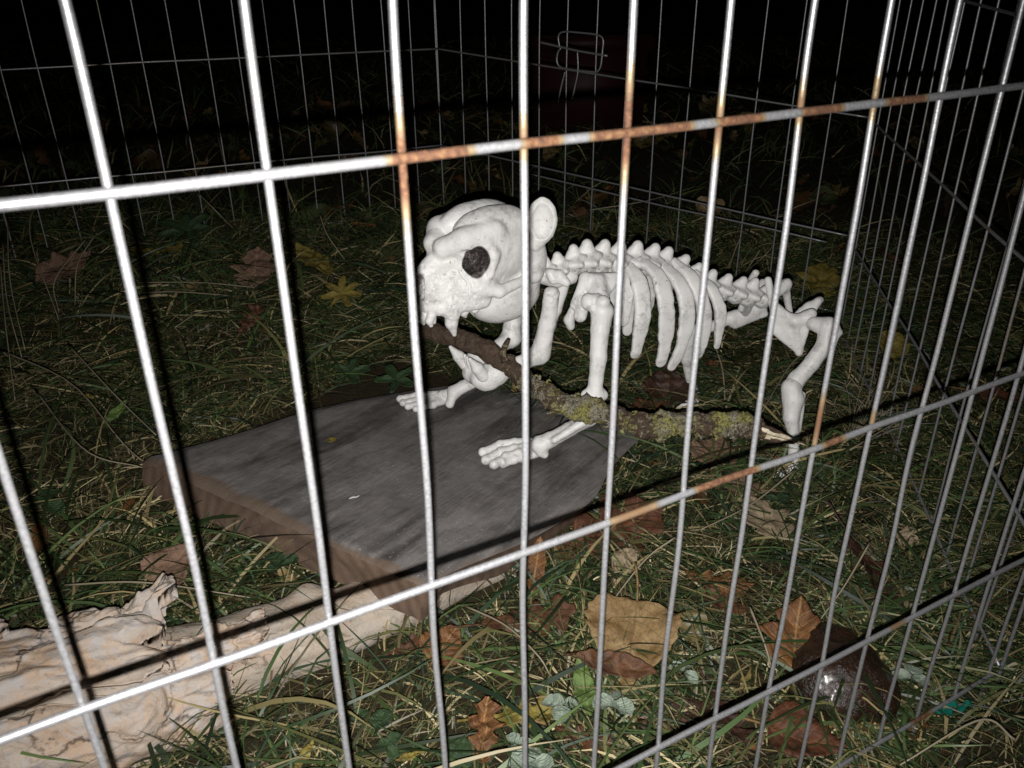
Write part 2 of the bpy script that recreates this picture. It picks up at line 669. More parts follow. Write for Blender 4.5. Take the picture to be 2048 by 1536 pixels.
def mat_stick():
    t = NT('lichen_bark')
    P = t.tex('Object')
    n1 = t.noise(P, 230, 6, 0.75, 0.5)
    n2 = t.noise(P, 620, 5, 0.75)
    bark = t.mix(t.ramp(n1, [(0.3, (0, 0, 0)), (0.7, (1, 1, 1))]), (0.040, 0.026, 0.018), (0.17, 0.115, 0.08))
    lic = t.mix(t.ramp(n2, [(0.40, (0, 0, 0)), (0.60, (1, 1, 1))]), (0.10, 0.092, 0.03), (0.44, 0.41, 0.14))
    gry = t.mix(t.ramp(n2, [(0.40, (0, 0, 0)), (0.60, (1, 1, 1))]), (0.11, 0.096, 0.066), (0.42, 0.39, 0.29))
    f0 = t.math('ADD', t.attr('lichen'), t.math('MULTIPLY', t.math('SUBTRACT', n1, 0.5), 2.6))
    f = t.ramp(f0, [(0.42, (0, 0, 0)), (0.56, (1, 1, 1))])
    n3 = t.noise(P, 60, 4, 0.6)
    c = t.mix(f, bark, t.mix(t.ramp(n3, [(0.46, (0, 0, 0)), (0.56, (1, 1, 1))]), lic, gry))
    nb = t.bump(n1, 0.9, 0.004)
    nb = t.bump(n2, 0.8, 0.0018, nb)
    return t.done(c, 0.8, nb, 0.0, 0.25)


M_WIRE, M_BONE, M_GRASS, M_GROUND = mat_wire(), mat_bone(), mat_grass(), mat_ground()
M_TOP, M_END, M_STICK = mat_board_top(), mat_board_end(), mat_stick()
M_LOG = mat_log('bare_log_wood', (0.44, 0.375, 0.30), (0.33, 0.25, 0.185), (0.38, 0.335, 0.285), 0.5, 14)
M_BARK = mat_log('flaking_bark', (0.46, 0.39, 0.325), (0.44, 0.31, 0.215), (0.42, 0.385, 0.36), 0.8, 12)
M_SPLIT = mat_plain('split_wood', (0.78, 0.70, 0.54), (0.42, 0.32, 0.2), 140, 0.7, 0.6, 0.002)

# ------------------------------------------------------------------ the lawn
def build_ground():
    k = np.linspace(-1, 1, 121)
    ax = np.sinh(k * 5.2) / math.sinh(5.2) * 60
    X, Y = np.meshgrid(ax, ax + 0.7, indexing='ij')
    Z = ground_z(X, Y)
    d = np.hypot(X, Y - 0.7)
    Z = Z + 0.006 * fbm(np.stack([X * 9, Y * 9, X * 0], -1), 3, 3) * np.exp(-d / 3) - 0.004
    n = len(ax)
    V = np.stack([X, Y, Z], -1).reshape(-1, 3)
    i, j = np.meshgrid(np.arange(n - 1), np.arange(n - 1), indexing='ij')
    F = np.stack([i * n + j, (i + 1) * n + j, (i + 1) * n + j + 1, i * n + j + 1], -1).reshape(-1, 4)
    tag(link('ground', fast_mesh('ground', V, F), None, M_GROUND), kind='structure')


build_ground()

# ------------------------------------------------------------------ board and log placement (needed by the grass too)
BL, BF = Vector((-0.335, 0.645, 0.080)), Vector((-0.066, 0.475, 0.080))        # front corners of the top face
B_IN = Vector((0.53, 0.845, -0.11))                                            # inward, sloping to the ground


def board_z(x, y):
    return 0.080 - 0.11 * ((x + 0.066) * 0.53 + (y - 0.475) * 0.845)


B_N = Vector((0.11 * 0.53, 0.11 * 0.845, 1.0)).normalized()


def onb(u, v, off=0.0):
    return onplane(u, v, BF + B_N * off, B_N)


LEFT_EDGE = [tuple(onb(u, v)) for u, v in ((283, 915), (470, 866), (640, 812), (800, 780), (930, 763), (1062, 752))]
RIGHT_EDGE = [tuple(onb(u, v)) for u, v in ((845, 1165), (940, 1124), (1040, 1085), (1130, 1035), (1190, 990), (1225, 930), (1287, 868))]
LOG_AX = [(-0.44, 0.325, 0.046), (-0.372, 0.355, 0.044), (-0.325, 0.378, 0.042), (-0.271, 0.404, 0.038), (-0.239, 0.425, 0.035), (-0.203, 0.447, 0.031),
          (-0.166, 0.468, 0.029), (-0.125, 0.490, 0.028), (-0.075, 0.525, 0.0265), (-0.028, 0.560, 0.024), (0.001, 0.582, 0.022), (0.006, 0.586, 0.021)]
LOG_R = [0.043, 0.042, 0.040, 0.036, 0.033, 0.0295, 0.0275, 0.0262, 0.0250, 0.0222, 0.0205, 0.019]


def in_footprint(x, y):
    """true where the board or the log covers the lawn"""
    t = (x + 0.066) * 0.53 + (y - 0.475) * 0.845
    s = (x + 0.335) * 0.845 - (y - 0.645) * 0.53
    inb = (t > 0.015) & (t < 0.345) & (s > -0.005 + t * 0.02) & (s < 0.335)
    q = catmull(np.c_[np.array(LOG_AX), np.array(LOG_R)], 60)
    d = np.min(np.hypot(x[:, None] - q[None, :, 0], y[:, None] - q[None, :, 1]) - q[None, :, 3] * 0.93, axis=1)
    return inb | (d < 0.004)


# ------------------------------------------------------------------ grass
PAL = np.array([(0.026, 0.048, 0.016), (0.042, 0.072, 0.023), (0.066, 0.096, 0.032), (0.023, 0.042, 0.022),
                (0.095, 0.098, 0.036), (0.150, 0.128, 0.056), (0.255, 0.205, 0.098), (0.350, 0.295, 0.165), (0.10, 0.072, 0.036)])


def blades(name, n, region, length, width, e0, e1, weights, seed, curl=0.6, flow=1.0, clump=0.0, lift=0.0, K=5):
    r = np.random.default_rng(seed)
    x0, x1, y0, y1 = region
    x = r.uniform(x0, x1, n); y = r.uniform(y0, y1, n)
    keep = ~in_footprint(x, y)
    if clump > 0:
        dn = vnoise(np.stack([x * 13, y * 13, x * 0], -1), seed + 5)
        keep &= r.random(n) < np.clip(0.5 + clump * dn, 0.04, 1)
    x, y = x[keep], y[keep]
    n = len(x)
    ph = flow * 2.6 * vnoise(np.stack([x * 5, y * 5, x * 0 + 3.3], -1), seed) + r.normal(0, 0.75, n) + 0.25
    ph = ph + np.where(r.random(n) < 0.5, math.pi, 0)
    L = r.uniform(*length, n) * r.uniform(0.7, 1.15, n)
    w = r.uniform(*width, n)
    a0 = np.radians(r.uniform(*e0, n)); a1 = np.radians(r.uniform(*e1, n))
    cv = r.normal(0, curl, n)
    base = np.stack([x, y, ground_z(x, y) + lift * r.random(n) - 0.002], -1)
    t = np.linspace(0, 1, K)
    el = a0[:, None] + (a1 - a0)[:, None] * t[None] ** 0.8
    hd = ph[:, None] + cv[:, None] * t[None]
    st = np.stack([np.cos(el) * np.cos(hd), np.cos(el) * np.sin(hd), np.sin(el)], -1) * (L[:, None, None] / (K - 1))
    P = base[:, None] + np.concatenate([np.zeros((n, 1, 3)), np.cumsum(st, 1)[:, :-1]], 1)
    gz = ground_z(P[..., 0], P[..., 1]) + 0.001
    P[..., 2] = np.maximum(P[..., 2], gz)
    tw = hd + math.pi / 2
    rollv = r.normal(0, 0.7, n)[:, None]
    sv = np.stack([np.cos(tw) * np.cos(rollv), np.sin(tw) * np.cos(rollv), np.sin(rollv) + 0 * tw], -1)
    prof = np.clip(1.0 - t ** 2.2, 0.06, 1) * np.minimum(1, 0.55 + t * 2.5)
    ww = w[:, None, None] * prof[None, :, None] * 0.5
    V = np.stack([P - sv * ww, P + sv * ww], 2).reshape(-1, 3)
    b = (np.arange(n) * 2 * K)[:, None]
    i = np.arange(K - 1) * 2
    F = np.stack([b + i, b + i + 1, b + i + 3, b + i + 2], -1).reshape(-1, 4)
    me = fast_mesh(name, V, F)
    ci = r.choice(len(PAL), n, p=np.array(weights) / sum(weights))
    pn = vnoise(np.stack([x * 7, y * 7, x * 0], -1), seed + 9)
    c = PAL[ci] * (r.uniform(0.35, 1.35, n) ** 1.3)[:, None] * (1 + 0.35 * pn)[:, None]
    set_col(me, 'col', np.repeat(c, 2 * K, axis=0))
    o = link(name, me, None, M_GRASS)
    return o


tag(blades('moss', 95000, (-0.75, 0.8, 0.18, 1.35), (0.010, 0.026), (0.0007, 0.0014), (10, 80), (-30, 60), (3, 4, 4, 2, 6, 6, 6, 4, 5), 21, 0.9, 1.0, 0, 0.004, 4),
    'low mossy undergrowth of short olive and straw blades', 'moss', kind='stuff')
tag(blades('dry_thatch', 16000, (-0.7, 0.8, 0.18, 1.0), (0.018, 0.055), (0.0008, 0.0022), (2, 30), (-20, 10), (0, 0, 0, 0, 1, 3, 5, 6, 2), 91, 0.5, 0.8, 1.1, 0.016, 4),
    'straw-coloured dead grass thatch lying on the lawn', 'thatch', kind='stuff')
tag(blades('lawn_grass', 88000, (-0.75, 0.8, 0.18, 1.35), (0.030, 0.085), (0.0009, 0.0026), (12, 55), (-25, 8), (5, 7, 6, 4, 5, 3, 2.6, 2.0, 1), 33, 0.7, 1.3, 0.8, 0.014),
    'matted dark green autumn grass with pale dry blades', 'grass', kind='stuff')
tag(blades('long_grass', 5600, (-0.75, 0.8, 0.2, 1.1), (0.08, 0.15), (0.0016, 0.0042), (14, 45), (-22, 2), (6, 8, 6, 4, 3, 1, 1.2, 1.0, 0.5), 45, 0.5, 1.3, 1.0, 0.02, 7),
    'long flattened grass blades lying over the lawn', 'grass', kind='stuff')
tag(blades('fence_line_grass', 2600, (-0.78, 0.30, 1.08, 1.42), (0.04, 0.10), (0.0012, 0.0028), (40, 85), (0, 50), (6, 6, 3, 6, 3, 2, 1, 0.5, 2), 63, 0.5, 0.6, 0.9, 0.0),
    'taller uncut grass along the foot of the back panels', 'grass', kind='stuff')
tag(blades('paw_tuft', 420, (0.225, 0.325, 0.655, 0.70), (0.03, 0.065), (0.0010, 0.0022), (35, 80), (-10, 40), (5, 7, 6, 4, 4, 2, 1.6, 1.0, 1), 65, 0.6, 0.6, 0.0, 0.0),
    'grass tuft growing over the hind paw', 'grass', kind='stuff')
tag(blades('far_grass', 30000, (-2.2, 2.4, 1.25, 4.2), (0.05, 0.12), (0.0018, 0.004), (15, 70), (-20, 25), (5, 6, 5, 4, 4, 2, 1.5, 1.0, 1), 57, 0.7, 1.0, 0.6, 0.01, 4),
    'rough dark grass beyond the wire pen', 'grass', kind='stuff')


# ------------------------------------------------------------------ the wire pen
SP = 0.038
FTH = 0.5046
F0 = np.array([-3.3967 * SP, 4.7597 * SP, 0])
FD = np.array([math.cos(FTH), math.sin(FTH), 0])
HZ = (0.5758, 0.42646, 0.27708, 0.12772, 0.022)


def wire_obj(name, P, r, parent, rust=None, seg=8):
    P = np.asarray(P, float)
    V, F = tube(P, r, seg)
    me = mesh(name, V, F)
    rv = np.zeros(len(P)) if rust is None else np.asarray(rust, float)
    set_attr(me, 'rust', np.repeat(rv, seg))
    return link(name, me, parent, M_WIRE)


def wob(P, amp, seed, fr=9.0):
    t = np.linspace(0, 1, len(P)) * fr
    w = np.stack([vnoise(np.stack([t, t * 0 + seed, t * 0 + 7.7 * q], -1), int(seed * 13) % 997) for q in range(3)], -1)
    return P + w * amp


def front_panel():
    root = tag(empty('pen_panel', F0 + FD * 7 * SP), 'nearest galvanised wire panel of the pen with rusty crossings in front of the skeleton', 'fence panel', 'wire panels of the pen')
    nrm = np.array([FD[1], -FD[0], 0])                     # towards the camera
    off = root.location
    org = np.array(off)
    rb = {3: (.423, .0125, .85), 4: (.427, .006, .6), 5: (.427, .0145, .85), 6: (.424, .009, .62), 7: (.428, .008, .55), 8: (.428, .008, .5), 9: (.28, .004, .5)}
    for k in range(-1, 15):
        z = np.linspace(-0.012, 0.578, 200)
        P = np.stack([F0[0] + FD[0] * k * SP + 0 * z, F0[1] + FD[1] * k * SP + 0 * z, z], -1)
        P = wob(P, 0.0009, k + 20.3)
        ru = np.zeros(len(z))
        if k in rb:
            c, w, s = rb[k]
            ru = s * np.exp(-((z - c) / w) ** 2 * .8)
        if k == 8:
            ru = np.maximum(ru, 0.6 * np.exp(-((z - .29) / .014) ** 4))
        wire_obj('wire', P - org, 0.00118, root, ru, 10)
    iv = {1: [(2.87, 3.5, 1.0), (3.97, 4.3, .85), (4.62, 5.6, 1.1), (5.92, 6.4, 1.1), (6.92, 7.4, 1.1), (8.05, 8.6, 1.0)],
          2: [(5.0, 5.6, .55), (6.15, 7.0, 1.0), (8.05, 8.4, .8)], 3: [(10.4, 10.7, .5)], 4: [(9.2, 9.6, .6), (11.7, 12.2, .7)], 0: []}
    for i, hz in enumerate(HZ):
        k = np.linspace(-1.2, 14.05, 240)
        P = F0 + FD * (k * SP)[:, None] + nrm * 0.0024 + np.array([0, 0, hz])
        P = wob(P, 0.0007, i + 3.1, 12)
        ru = np.zeros(len(k))
        for a, b, s in iv[i]:
            ru = np.maximum(ru, s * np.clip(np.minimum((k - a) / 0.14 + 0.5, (b - k) / 0.14 + 0.5), 0, 1))
        wire_obj('rail', P - org, 0.00152 if i < 4 else 0.0014, root, ru, 10)


def back_panel(label, A, B, nb, dzA, dzB, seed, skip=()):
    A, B = np.array(A, float), np.array(B, float)
    root = tag(empty('pen_panel', (A + B) / 2 + np.array([0, 0, (dzA + dzB) / 2])), label, 'fence panel', 'wire panels of the pen')
    org = np.array(root.location)
    d = (B - A) / np.linalg.norm(B - A)
    nrm = np.array([d[1], -d[0], 0])
    if nrm.dot(-A) < 0:
        nrm = -nrm
    for k in range(nb + 1):
        t = k / nb
        dz = dzA + (dzB - dzA) * t
        z = np.linspace(-0.02, 0.60, 24)
        P = A + (B - A) * t + np.stack([0 * z, 0 * z, z + dz], -1)
        edge = k in (0, nb)
        P = wob(P, 0.0014, k + seed, 4)
        wire_obj('wire', P - org, 0.0014 if edge else 0.00115, root, 0.2 * (vnoise(np.stack([z * 30, z * 0 + k, z * 0 + seed], -1), 5) > .75), 6)
    for i, hz in enumerate(HZ):
        t = np.linspace(0, 1, 40)
        P = A + (B - A) * t[:, None] + nrm * 0.0022 + np.stack([0 * t, 0 * t, hz + dzA + (dzB - dzA) * t], -1)
        P = wob(P, 0.0016, i + seed + 40, 6)
        wire_obj('rail', P - org, 0.0014, root, 0.2 * (vnoise(np.stack([t * 9, t * 0 + i, t * 0 + seed], -1), 8) > .7), 6)
    return root, org, nrm


C2 = F0 + FD * 14.35 * SP
C1 = np.array([0.44, 1.06, 0])
B2 = np.array([-0.114, 1.42, 0])
A1 = np.array([-0.70, 1.142, 0])
front_panel()
back_panel('wire panel closing the right side of the pen, seen edge-on behind the nearest panel', C2, C1, 15, 0.0, 0.025, 61.2)
droot, dorg, dn = back_panel('dim wire door panel with a latch behind the skeleton', C1, B2, 14, 0.025, 0.077, 72.4)
back_panel('dim wire panel at the back of the pen above the leaf-strewn grass', B2, A1, 15, 0.077, 0.078, 83.9)


def door_fittings():
    Pd, Nd = Vector(C1), Vector(dn)
    lift = dn * 0.006

    def w(pts, r, name, n=30, closed=False):
        P = [np.array(onplane(u, v, Pd, Nd)) + lift - dorg for u, v in pts]
        P = catmull(P, n)
        return wire_obj(name, P, r, droot, None, 6)
    # door edge wires: second rail just under the lower door rail, and the frame beside the hinge
    w([(1062, 346), (1180, 374), (1330, 410), (1500, 446), (1655, 482)], 0.0013, 'door_frame_wire')
    w([(1062, 127), (1060, 240), (1062, 346)], 0.0013, 'door_frame_wire')
    # latch: a rounded wire loop with a sliding bar and two hooks
    w([(1124, 96), (1121, 72), (1132, 63), (1165, 65), (1198, 69), (1210, 78), (1209, 100), (1206, 128), (1200, 141), (1188, 143), (1150, 139), (1126, 134), (1118, 122), (1120, 104), (1126, 96)], 0.0014, 'latch_loop', 60)
    w([(1085, 84), (1120, 92), (1160, 101), (1219, 111)], 0.0016, 'latch_bar')
    w([(1159, 103), (1160, 140), (1154, 172), (1148, 200)], 0.0012, 'latch_hook')
    w([(1134, 143), (1126, 175), (1120, 205)], 0.0012, 'latch_hook')


door_fittings()


# ------------------------------------------------------------------ board
def build_board():
    nt, ns = 60, 44
    Lc, Rc = catmull(LEFT_EDGE, nt), catmull(RIGHT_EDGE, nt)
    t = np.linspace(0, 1, nt); s = np.linspace(0, 1, ns)
    T, S = np.meshgrid(t, s, indexing='ij')
    top = Lc[:, None] * (1 - S[..., None]) + Rc[:, None] * S[..., None]
    bn = np.array(B_N)
    gl = np.stack([S * 9, T * 1.6, S * 0], -1)
    hgt = 0.0011 * fbm(gl, 4, 3) + 0.0006 * fbm(np.stack([S * 40, T * 3, S * 0], -1), 9, 2)
    # worn front edge: the top rounds over towards the end grain
    arc = T * 0.30
    fw = 0.005 + 0.004 * fbm(np.stack([S * 5, S * 0, S * 0], -1), 17, 3)
    drop = np.clip(1 - arc / np.maximum(fw, 0.003), 0, 1) ** 2 * 0.004
    ew = np.clip(1 - np.minimum(S, 1 - S) * 0.32 / 0.006, 0, 1) ** 2 * 0.002
    top = top + bn * (hgt - drop - ew)[..., None]
    th = 0.034 + 0.002 * fbm(np.stack([S * 6, T * 4, S * 0], -1), 23, 2)
    shrink = np.stack([S - 0.5, 0 * S], -1)
    bot = top - bn * (th - drop - ew)[..., None]
    ctr = bot.mean((0, 1))
    und = 0.020 * np.clip(T / 0.12, 0.12, 1) * S ** 3 * (1 + 0.3 * fbm(np.stack([T * 6, T * 0, T * 0], -1), 27, 2))
    bot = bot - np.array([0.845, -0.53, 0]) * und[..., None]
    worn = np.exp(-((arc / (fw * 1.5)) ** 2)) + 0.5 * np.exp(-((1 - S) * 0.32 / 0.012))
    V = np.concatenate([top.reshape(-1, 3), bot.reshape(-1, 3)])
    n0 = nt * ns
    F, mi = [], []
    for i in range(nt - 1):
        for j in range(ns - 1):
            a = i * ns + j
            F.append((a, a + ns, a + ns + 1, a + 1)); mi.append(0)
            F.append((n0 + a, n0 + a + 1, n0 + a + ns + 1, n0 + a + ns)); mi.append(1)
    nv = len(V)
    extra = []

    def wall(idx, mat, uvf):
        """side wall with 5 rows between top and bottom edges, slightly ragged"""
        nonlocal nv
        m = 6
        base = nv
        rows = np.linspace(0, 1, m)
        for r in rows:
            p = V[idx] * (1 - r) + V[[n0 + q for q in idx]] * r
            if 0 < r < 1:
                d = p - ctr; d[:, 2] = 0
                d /= np.linalg.norm(d, axis=1)[:, None]
                p = p + d * (0.0022 * fbm(np.stack([np.arange(len(idx)) * 0.23, np.full(len(idx), r * 2.0), np.full(len(idx), idx[0] * 0.1)], -1), 31, 3))[:, None]
            extra.append(p)
        k = len(idx)
        for r in range(m - 1):
            for q in range(k - 1):
                F.append((base + r * k + q, base + r * k + q + 1, base + (r + 1) * k + q + 1, base + (r + 1) * k + q)); mi.append(mat)
        nv += m * k
    wall([j for j in range(ns)], 1, None)
    wall([i * ns + ns - 1 for i in range(nt)], 1, None)
    wall([(nt - 1) * ns + j for j in range(ns - 1, -1, -1)], 1, None)
    wall([i * ns for i in range(nt - 1, -1, -1)], 1, None)
    V = np.concatenate([V] + extra)
    org = np.array([float(ctr[0]), float(ctr[1]), float(V[:, 2].min())])
    me = mesh('thick_board', V - org, F)
    me.polygons.foreach_set('material_index', mi)
    set_attr(me, 'worn', np.concatenate([np.clip(worn, 0, 1).ravel(), np.zeros(len(V) - n0)]))
    uvl = me.uv_layers.new(name='UVMap')
    # u across the front edge, v along the board (top) or height (walls)
    du = np.array([0.845, -0.53, 0.0])
    U = ((V - np.array(BL)) @ du) / 0.32
    Vv = ((V - np.array(BL)) @ np.array([0.53, 0.845, 0])) / 0.32
    H = (V[:, 2] - 0.03) / 0.32
    uvs = np.zeros((len(me.loops), 2), np.float32)
    vi = np.zeros(len(me.loops), np.int32); me.loops.foreach_get('vertex_index', vi)
    pi = np.repeat(np.array(mi), [p.loop_total for p in me.polygons])
    uvs[:, 0] = U[vi] * (1.0)
    uvs[:, 1] = np.where(pi == 0, Vv[vi], H[vi] * 1.0)
    uvs[:, 0] = np.where((pi == 1), U[vi] + Vv[vi] * 0.8, uvs[:, 0])
    uvl.data.foreach_set('uv', uvs.ravel())
    o = link('thick_board', me, None, [M_TOP, M_END])
    o.location = org
    tag(o, 'thick weathered grey wooden board propped on the pale log under the front paws', 'board')


build_board()


# ------------------------------------------------------------------ log with flaking bark
def build_log():
    n, seg = 150, 72
    C = catmull(np.c_[np.array(LOG_AX), np.array(LOG_R)], n)
    P, R = C[:, :3], C[:, 3]
    T, N, B = frames(P)
    a = np.arange(seg) * 2 * math.pi / seg
    s = np.linspace(0, 1, n)

    def surf(si, ai, off):
        """point on the log skin for arrays of ring position (0..1) and angle"""
        f = np.clip(si, 0, 1) * (n - 1)
        i = np.minimum(f.astype(int), n - 2); q = f - i

        def lp(A):
            return A[i] * (1 - q)[..., None] + A[i + 1] * q[..., None]
        p, nn, bb = lp(P), lp(N), lp(B)
        r = R[i] * (1 - q) + R[i + 1] * q
        nz = np.stack([np.cos(ai) * 1.3, np.sin(ai) * 1.3, si * 9], -1)
        r = r * (1 + 0.10 * fbm(nz, 5, 3) + 0.035 * fbm(nz * np.array([3.5, 3.5, 1.5]), 6, 3)) + off
        d = nn * np.cos(ai)[..., None] + bb * np.sin(ai)[..., None]
        return p + d * r[..., None], d
    Sg, Ag = np.meshgrid(s, a, indexing='ij')
    off = np.zeros_like(Sg)
    # a knot stub on the upper side where the board's corner lies, and worm-eaten hollows
    V, D = surf(Sg, Ag, off)
    V = V.reshape(-1, 3); Dn = D.reshape(-1, 3)
    kp = np.array(atz(612, 1162, 0.062))
    dk = np.linalg.norm(V - kp, axis=1)
    V = V + Dn * (0.016 * np.exp(-(dk / 0.014) ** 2))[:, None]
    for (u, v, rr, dp) in ((600, 1293, .0022, .004), (637, 1288, .0030, .005), (668, 1290, .0024, .004), (430, 1375, .010, .007), (455, 1330, .008, .005), (720, 1255, .006, .002), (655, 1180, .012, .006)):
        hp = np.array(atz(u, v, 0.040))
        dk = np.linalg.norm(V - hp, axis=1)
        j = V[np.argmin(dk)]
        V = V - Dn * (dp * np.exp(-(np.linalg.norm(V - j, axis=1) / rr) ** 2))[:, None]
    F = []
    for i in range(n - 1):
        for j in range(seg):
            k = (j + 1) % seg
            F.append((i * seg + j, i * seg + k, (i + 1) * seg + k, (i + 1) * seg + j))
    F.append(tuple((n - 1) * seg + j for j in range(seg)))
    F.append(tuple(range(seg - 1, -1, -1)))
    org = np.array([P[:, 0].mean(), P[:, 1].mean(), 0.0])
    root = tag(empty('fallen_log', org), 'pale bare log with flaking bark lying under the thick board', 'log')
    me = mesh('trunk', V - org, F)

    def uvset(me, su, av):
        uvl = me.uv_layers.new(name='UVMap')
        vi = np.zeros(len(me.loops), np.int32); me.loops.foreach_get('vertex_index', vi)
        uvl.data.foreach_set('uv', np.stack([su[vi], av[vi]], -1).astype(np.float32).ravel())
    uvset(me, Sg.ravel(), np.abs(Ag - math.pi).ravel() / math.pi)
    link('trunk', me, root, M_LOG)

    # bark plates: jagged slabs wrapped round the thick end
    def plate(s0, s1, a0, a1, lift, thick, seed, lipup=0.0):
        ns_, na_ = 72, 60
        x, y = np.meshgrid(np.linspace(-1, 1, ns_), np.linspace(-1, 1, na_), indexing='ij')
        # ragged outline: pull the border in by noise
        ang = np.arctan2(y, x)
        rg = 1 - 0.17 * (1 + fbm(np.stack([np.cos(ang) * 3.2, np.sin(ang) * 3.2, 0 * ang + seed], -1), int(seed * 7), 5))
        x2, y2 = x * rg, y * rg
        si = (s0 + s1) / 2 + x2 * (s1 - s0) / 2
        ai = (a0 + a1) / 2 + y2 * (a1 - a0) / 2
        lift_n = lift + 0.0050 * fbm(np.stack([x * 1.8, y * 1.8, 0 * x + seed], -1), 41, 3)
        e = np.clip(np.maximum(np.abs(x), np.abs(y)), 0, 1)
        lift_n = lift_n + lipup * np.clip(x, 0, 1) ** 3 * np.clip(1 - np.abs(y), 0, 1)
        tq = (fbm(np.stack([x * 1.9, y * 1.9, 0 * x + seed + 3], -1), 55, 2) * 1.4 + 1.2) * 1.6
        tr = np.floor(tq)
        terr = (tr + np.clip((tq - tr - 0.42) / 0.16, 0, 1)) / 1.6 * 0.0040
        o1, d = surf(si, ai, lift_n + thick * (1 - e ** 14 * 0.5) - 0.004 + terr)
        o2, _ = surf(si, ai, lift_n - 0.003)
        V = np.concatenate([o1.reshape(-1, 3), o2.reshape(-1, 3)])
        n0 = ns_ * na_
        F = []
        for i in range(ns_ - 1):
            for j in range(na_ - 1):
                q = i * na_ + j
                F.append((q, q + na_, q + na_ + 1, q + 1))
                F.append((n0 + q, n0 + q + 1, n0 + q + na_ + 1, n0 + q + na_))
        ring = [i * na_ for i in range(ns_)] + [(ns_ - 1) * na_ + j for j in range(1, na_)] + [i * na_ + na_ - 1 for i in range(ns_ - 2, -1, -1)] + [j for j in range(na_ - 2, 0, -1)]
        for q in range(len(ring)):
            a_, b_ = ring[q], ring[(q + 1) % len(ring)]
            F.append((a_, b_, n0 + b_, n0 + a_))
        me = mesh('bark_plate', V - org, F)
        uvset(me, np.concatenate([si.ravel()] * 2) * 1.0, np.concatenate([ai.ravel()] * 2) / math.pi)
        link('bark_plate', me, root, M_BARK)
    global LOG_SURF
    LOG_SURF = surf
    # angle 0 = towards the sky-side right of travel; found by trial against the photograph
    for a in BARK:
        plate(*a)


BARK = [(0.02, 0.385, -2.25, -0.75, 0.007, 0.010, 1.3, 0.0), (0.13, 0.46, -0.95, 0.9, 0.003, 0.013, 2.7, 0.0), (-0.02, 0.20, -0.85, 1.0, 0.006, 0.012, 3.9, 0.0),
        (0.0, 0.20, -2.8, -1.5, 0.013, 0.009, 5.1, 0.008), (0.22, 0.395, -2.5, -1.55, 0.012, 0.004, 6.6, 0.026), (0.34, 0.52, -1.6, -0.55, 0.001, 0.005, 7.7, 0.002)]
build_log()


# ------------------------------------------------------------------ the skeleton
SK_O = at(960, 540, 0.700)
PX = 0.000453
SK_F = Vector((-0.82, -0.5724, 0)); SK_L = Vector((-0.5724, 0.82, 0)); SK_U = Vector((0, 0, 1))
SK_ROOT = tag(empty('animal_skeleton', (0.08, 0.72, 0.02)), 'white plastic animal skeleton with round ears holding a mossy stick in its jaws', 'skeleton')
SK_ORG = np.array(SK_ROOT.location)


def sk(u, v, Y):
    """photo point at lateral offset Y -> skull coordinates (pixel-sized units)"""
    a, b = u - 960, 540 - v
    X = -(a + 0.57 * Y) / 0.82
    return (X, Y, (b + 0.256 * X - 0.368 * Y) / 0.893)


def sk_world(V):
    V = np.asarray(V, float) * PX
    return np.array(SK_O) + V[:, :1] * np.array(SK_F) + V[:, 1:2] * np.array(SK_L) + V[:, 2:] * np.array(SK_U)


def add_bone(name, V, F, parent=None, paint=None, flip=False):
    F = np.asarray(F)
    if flip:
        F = F[:, ::-1]
    me = fast_mesh(name, np.asarray(V) - SK_ORG, F)
    set_attr(me, 'paint', np.zeros(len(V)) if paint is None else paint)
    return link(name, me, SK_ROOT if parent is None else parent, M_BONE)


def child(o, parent):
    """hang an already placed mesh under a part whose own transform is identity"""
    o.parent = parent
    return o


